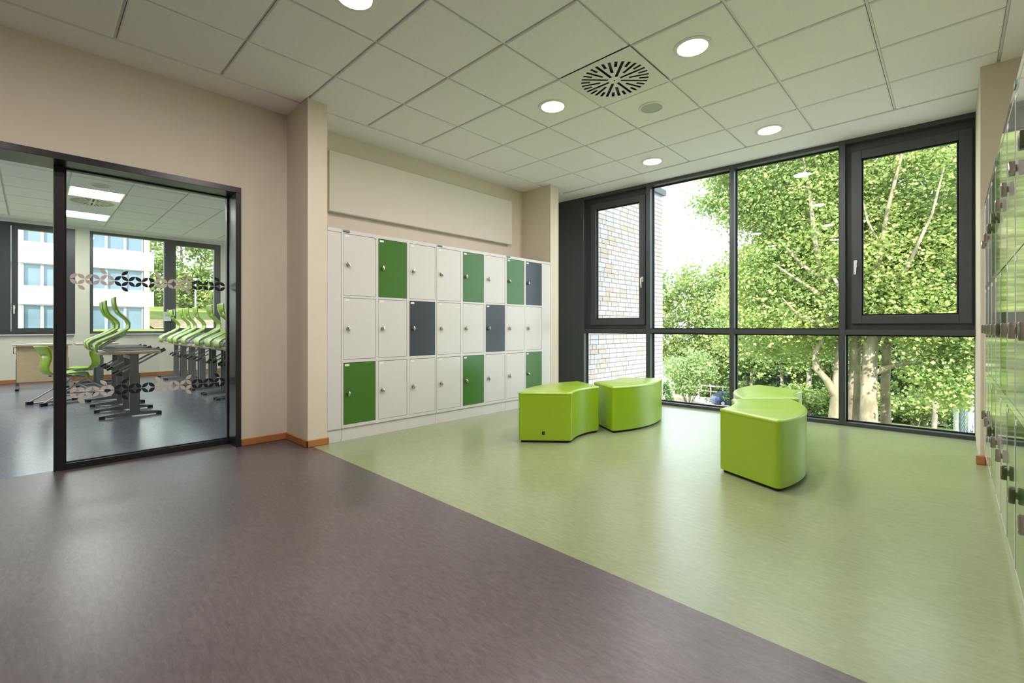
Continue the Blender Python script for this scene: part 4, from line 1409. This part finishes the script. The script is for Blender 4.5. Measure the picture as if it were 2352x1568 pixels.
for k in range(3):
    q_ = MB(); x0 = -0.40 + k * 0.27
    q_.add([(x0, -0.075, 1.47), (x0 + .12, -0.075, 1.47), (x0 + .26, -0.075, 2.13), (x0 + .14, -0.075, 2.13), (x0, -0.069, 1.47), (x0 + .12, -0.069, 1.47), (x0 + .26, -0.069, 2.13), (x0 + .14, -0.069, 2.13)],
           [(0, 1, 2, 3), (7, 6, 5, 4), (0, 4, 5, 1), (1, 5, 6, 2), (2, 6, 7, 3), (3, 7, 4, 0)])
    obj('red_stripe', q_, M['sign_red'], sgn)
t = thing('concrete_bollard', 'white square bollard at the roadside left of the blue car', 'bollard', (-16.4, 43.5, gz(-16.4, 43.5)))
obj('post', MB().box(-0.19, 0.19, -0.19, 0.19, -0.1, 1.05), M['post_white'], t)
obj('cap', MB().box(-0.22, 0.22, -0.22, 0.22, 1.05, 1.12), M['alu_grey'], t)
# parked car
t = thing('parked_car', 'blue hatchback parked on the road, its rear showing past the mullion', 'car', (-17.7, 53.6, gz(-17.7, 53.6) + 0.16), R(42))
cb = MB()
sect = [(-2.05, 0.35, 0.85, .72), (-1.95, 0.25, 1.02, .82), (-1.2, 0.22, 1.0, .86), (0.2, 0.22, 0.95, .87), (1.2, 0.22, 0.90, .86), (1.9, 0.25, 0.74, .80), (2.1, 0.35, 0.62, .66)]
cv = []
for x, z0, z1, hw in sect:
    cv += [(x, -hw, z0), (x, hw, z0), (x, hw, z0 + (z1 - z0) * .7), (x, hw * .9, z1), (x, -hw * .9, z1), (x, -hw, z0 + (z1 - z0) * .7)]
cf = [tuple(range(6)), tuple(range(36, 42))]
for i in range(6):
    for k in range(6):
        cf.append((i * 6 + k, i * 6 + (k + 1) % 6, (i + 1) * 6 + (k + 1) % 6, (i + 1) * 6 + k))
cb.add(cv, cf)
obj('body', cb, M['car_blue'], t, smooth=40)
cabn = MB()
cabn.add([(-1.75, -.74, .98), (-1.75, .74, .98), (1.0, .74, .92), (1.0, -.74, .92), (-1.25, -.58, 1.42), (-1.25, .58, 1.42), (0.25, .58, 1.44), (0.25, -.58, 1.44)],
         [(0, 1, 5, 4), (1, 2, 6, 5), (2, 3, 7, 6), (3, 0, 4, 7), (0, 3, 2, 1)])
obj('windows', cabn, M['car_glass'], t)
obj('roof', MB().add([(-1.30, -.60, 1.41), (-1.30, .60, 1.41), (0.32, .60, 1.43), (0.32, -.60, 1.43), (-1.1, -.5, 1.47), (-1.1, .5, 1.47), (0.1, .5, 1.48), (0.1, -.5, 1.48)],
                     [(0, 1, 5, 4), (1, 2, 6, 5), (2, 3, 7, 6), (3, 0, 4, 7), (0, 3, 2, 1), (4, 5, 6, 7)]), M['car_blue'], t)
for x in (-1.3, 1.3):
    for y in (-.80, .80):
        q_ = MB(); q_.tube([(x, y - .1, .31), (x, y + .1, .31)], 0.32, 18)
        wh = obj('wheel', q_, M['tyre'], t, smooth=40)
        q_ = MB(); q_.tube([(x, y - .108, .31), (x, y + .108, .31)], 0.20, 10)
        obj('rim', q_, M['post_white'], wh)
for y in (-.62, .62):
    obj('tail_lamp', MB().box(-2.04, -1.90, y - .12, y + .12, .72, .92), M['tail'], t)

# lamp post on the lawn, wire fence
t = thing('lamp_post', 'pale round lamp post with flat disc top on the lawn by the right window edge', 'lamp post', (0.10, 25.0, -3.5))
q_ = MB(); q_.tube([(0, 0, -0.1), (0, 0, 3.62)], [0.078, 0.066], 16); obj('pole', q_, M['post_white'], t, smooth=40)
q_ = MB(); q_.tube([(0, 0, 3.60), (0, 0, 3.66), (0, 0, 3.80)], [0.085, 0.13, 0.12], 16); obj('collar', q_, M['post_white'], t, smooth=40)
q_ = MB()
for k in range(3):
    a = k * 2.094
    q_.tube([(0.07 * math.cos(a), 0.07 * math.sin(a), 3.80), (0.09 * math.cos(a), 0.09 * math.sin(a), 4.0)], 0.012, 6)
obj('struts', q_, M['post_white'], t)
q_ = MB(); q_.tube([(0, 0, 3.995), (0, 0, 4.02)], [0.25, 0.24], 24); obj('disc_cap', q_, M['post_white'], t, smooth=40)
def mesh_fence(x0, y0, x1, y1, h, label, n=5):
    zb = gz((x0 + x1) / 2, (y0 + y1) / 2)
    t = thing('wire_fence', label, 'fence', (x0, y0, zb), math.atan2(y1 - y0, x1 - x0))
    L = math.hypot(x1 - x0, y1 - y0)
    for k in range(n + 1):
        obj('post', MB().box(L * k / n - 0.03, L * k / n + 0.03, -0.03, 0.03, -0.3, h), M['fence'], t)
    for k in range(n):
        q_ = MB()
        a, c = L * k / n, L * (k + 1) / n
        for i in range(int(h / 0.2)):
            q_.box(a, c, -0.008, 0.008, 0.05 + i * 0.2, 0.065 + i * 0.2)
        for i in range(int((c - a) / 0.05)):
            q_.box(a + i * 0.05, a + i * 0.05 + 0.008, 0.008, 0.014, 0.02, h - 0.03)
        o = obj('wire_panel', q_, M['fence'], t)
mesh_fence(0.25, 27.5, 0.9, 38.0, 2.0, 'grey wire mesh fence running away behind the lamp post', 5)
mesh_fence(0.9, 38.0, 9.0, 39.5, 3.4, 'taller grey mesh fence across the back right of the lawn', 4)

# ---- west side: white school block seen through the classroom
g = MB()
wx = [-12.8, -20, -30, -40, -52, -62, -75, -95]
wz = [-0.8, -0.7, -0.4, 0.2, 1.0, 2.2, 4.2, 7.0]
wy = [-45, -20, -8, 0, 6, 12, 18, 25]
gv = [(x, y, z) for x, z in zip(wx, wz) for y in wy]
n = len(wy)
g.add(gv, [(i * n + j, (i + 1) * n + j, (i + 1) * n + j + 1, i * n + j + 1) for i in range(len(wx) - 1) for j in range(n - 1)])
struct(obj('ground_lawn', g, M['grass'], smooth=60), 'sunny lawn rising behind the classroom windows')
g = MB(); g.add([(-50, 7.3, 0.95), (-50, 20, 0.95), (-58, 20, 1.85), (-58, 7.3, 1.85)], [(0, 1, 2, 3)])
struct(obj('ground_path', g, M['earth']), 'pale earth path across the lawn')
XBd = -50.0
t = thing('school_block', 'white school block with three window bands outside the classroom', 'building', (XBd, 0, 0))
obj('wall', MB().box(-11, -0.35, -24, 6.95, -0.6, 12.6), M['white_render'], t)
obj('end_wall', MB().box(-10.8, -0.15, 6.95, 7.02, -0.6, 12.4), M['cream_render'], t)
for z0, z1 in ((-0.6, 0.78), (2.78, 4.10), (5.88, 7.42), (9.2, 10.7)):
    obj('parapet_band', MB().box(-0.36, 0.0, -24, 7.28, z0, z1), M['white_render'], t)
    obj('band_joint', MB().box(-0.002, 0.004, -24, 7.28, z0 + (z1 - z0) * .42, z0 + (z1 - z0) * .42 + 0.03), M['alu_grey'], t)
for fl2, (z0, z1) in enumerate(((0.78, 2.78), (4.10, 5.88), (7.42, 9.2))):
    for y0, y1 in ((-15.5, -12.0), (-11.0, -7.5), (-6.4, -2.0), (-0.55, 2.6), (3.0, 6.55)):
        wn = obj('window', ring_y(y0, y1, z0, z1, 0.09, -0.34, -0.10), M['alu_grey'], t)
        npn = 3
        wdt = (y1 - y0) / npn
        for k in range(npn):
            obj('pane', MB().box(-0.26, -0.22, y0 + k * wdt + 0.09, y0 + (k + 1) * wdt - 0.02, z0 + 0.09, z1 - 0.09), M['pane_blue'], wn)
            if k: obj('mullion', MB().box(-0.33, -0.12, y0 + k * wdt - 0.09, y0 + k * wdt + 0.09, z0 + 0.09, z1 - 0.09), M['alu_grey'], wn)
    for y in (2.62, 6.6):
        obj('column', MB().box(-0.34, -0.08, y, y + 0.34, z0, z1), M['cream_render'], t)
WT = [(-74, 9.5, 15), (-73, 13.5, 15), (-70, 17.5, 14), (-68, 21.5, 13), (-78, 22.0, 16), (-66, 26.0, 14)]
wl = ['leafy tree right behind the white school block', 'leafy tree seen through the classroom casement, left', 'leafy tree seen through the classroom casement, middle', 'leafy tree seen through the classroom casement, right', 'tall leafy tree at the back of the lawn', 'leafy tree at the right edge of the classroom window']
for i, (x, y, zt) in enumerate(WT):
    zb = 3.6 if x < -72 else 2.8
    tree('leafy_tree', wl[i], 'tree', (x, y, zb), [(x, y, zb - .8, .3), (x, y, zb + 4, .25), (x, y, zt - 3, .1)], [],
         [((x, y, (zt + zb) / 2 + .5), (3.0, 3.0, (zt - zb) / 2), 110), ((x + 2, y, zb + 1.8), (1.2, 2.6, 1.8), 40)], LM, BL_, 0.42, 28, 0.6, 'trees behind the school block', 120 + i)
for i, (x, y, h) in enumerate(((-60, 14.6, 10.5), (-59, 17.2, 8.5))):
    zb = 1.9
    tree('young_tree', ['pale birch stem seen through the classroom casement', 'slim pinkish pine stem seen through the classroom casement'][i], 'tree', (x, y, zb), [(x, y, zb - .3, .17), (x + .1, y, zb + h * .6, .13), (x, y, zb + h, .06)],
         [], [((x, y, zb + h), (1.6, 1.6, 1.6), 36)], LM, BL_, 0.34, 26, 0.4, 'slim stems on the lawn', 140 + i)

t = thing('lamp_post', 'very slim grey lamp post on the lawn outside the classroom casement', 'lamp post', (-40.0, 8.25, 0.2))
q_ = MB(); q_.tube([(0, 0, -0.3), (0, 0, 4.3)], [0.06, 0.045], 10); obj('pole', q_, M['post_white'], t, smooth=40)
q_ = MB(); q_.tube([(0, 0, 4.3), (0, 0, 4.42)], [0.11, 0.14], 12); obj('lantern', q_, M['post_white'], t, smooth=40)
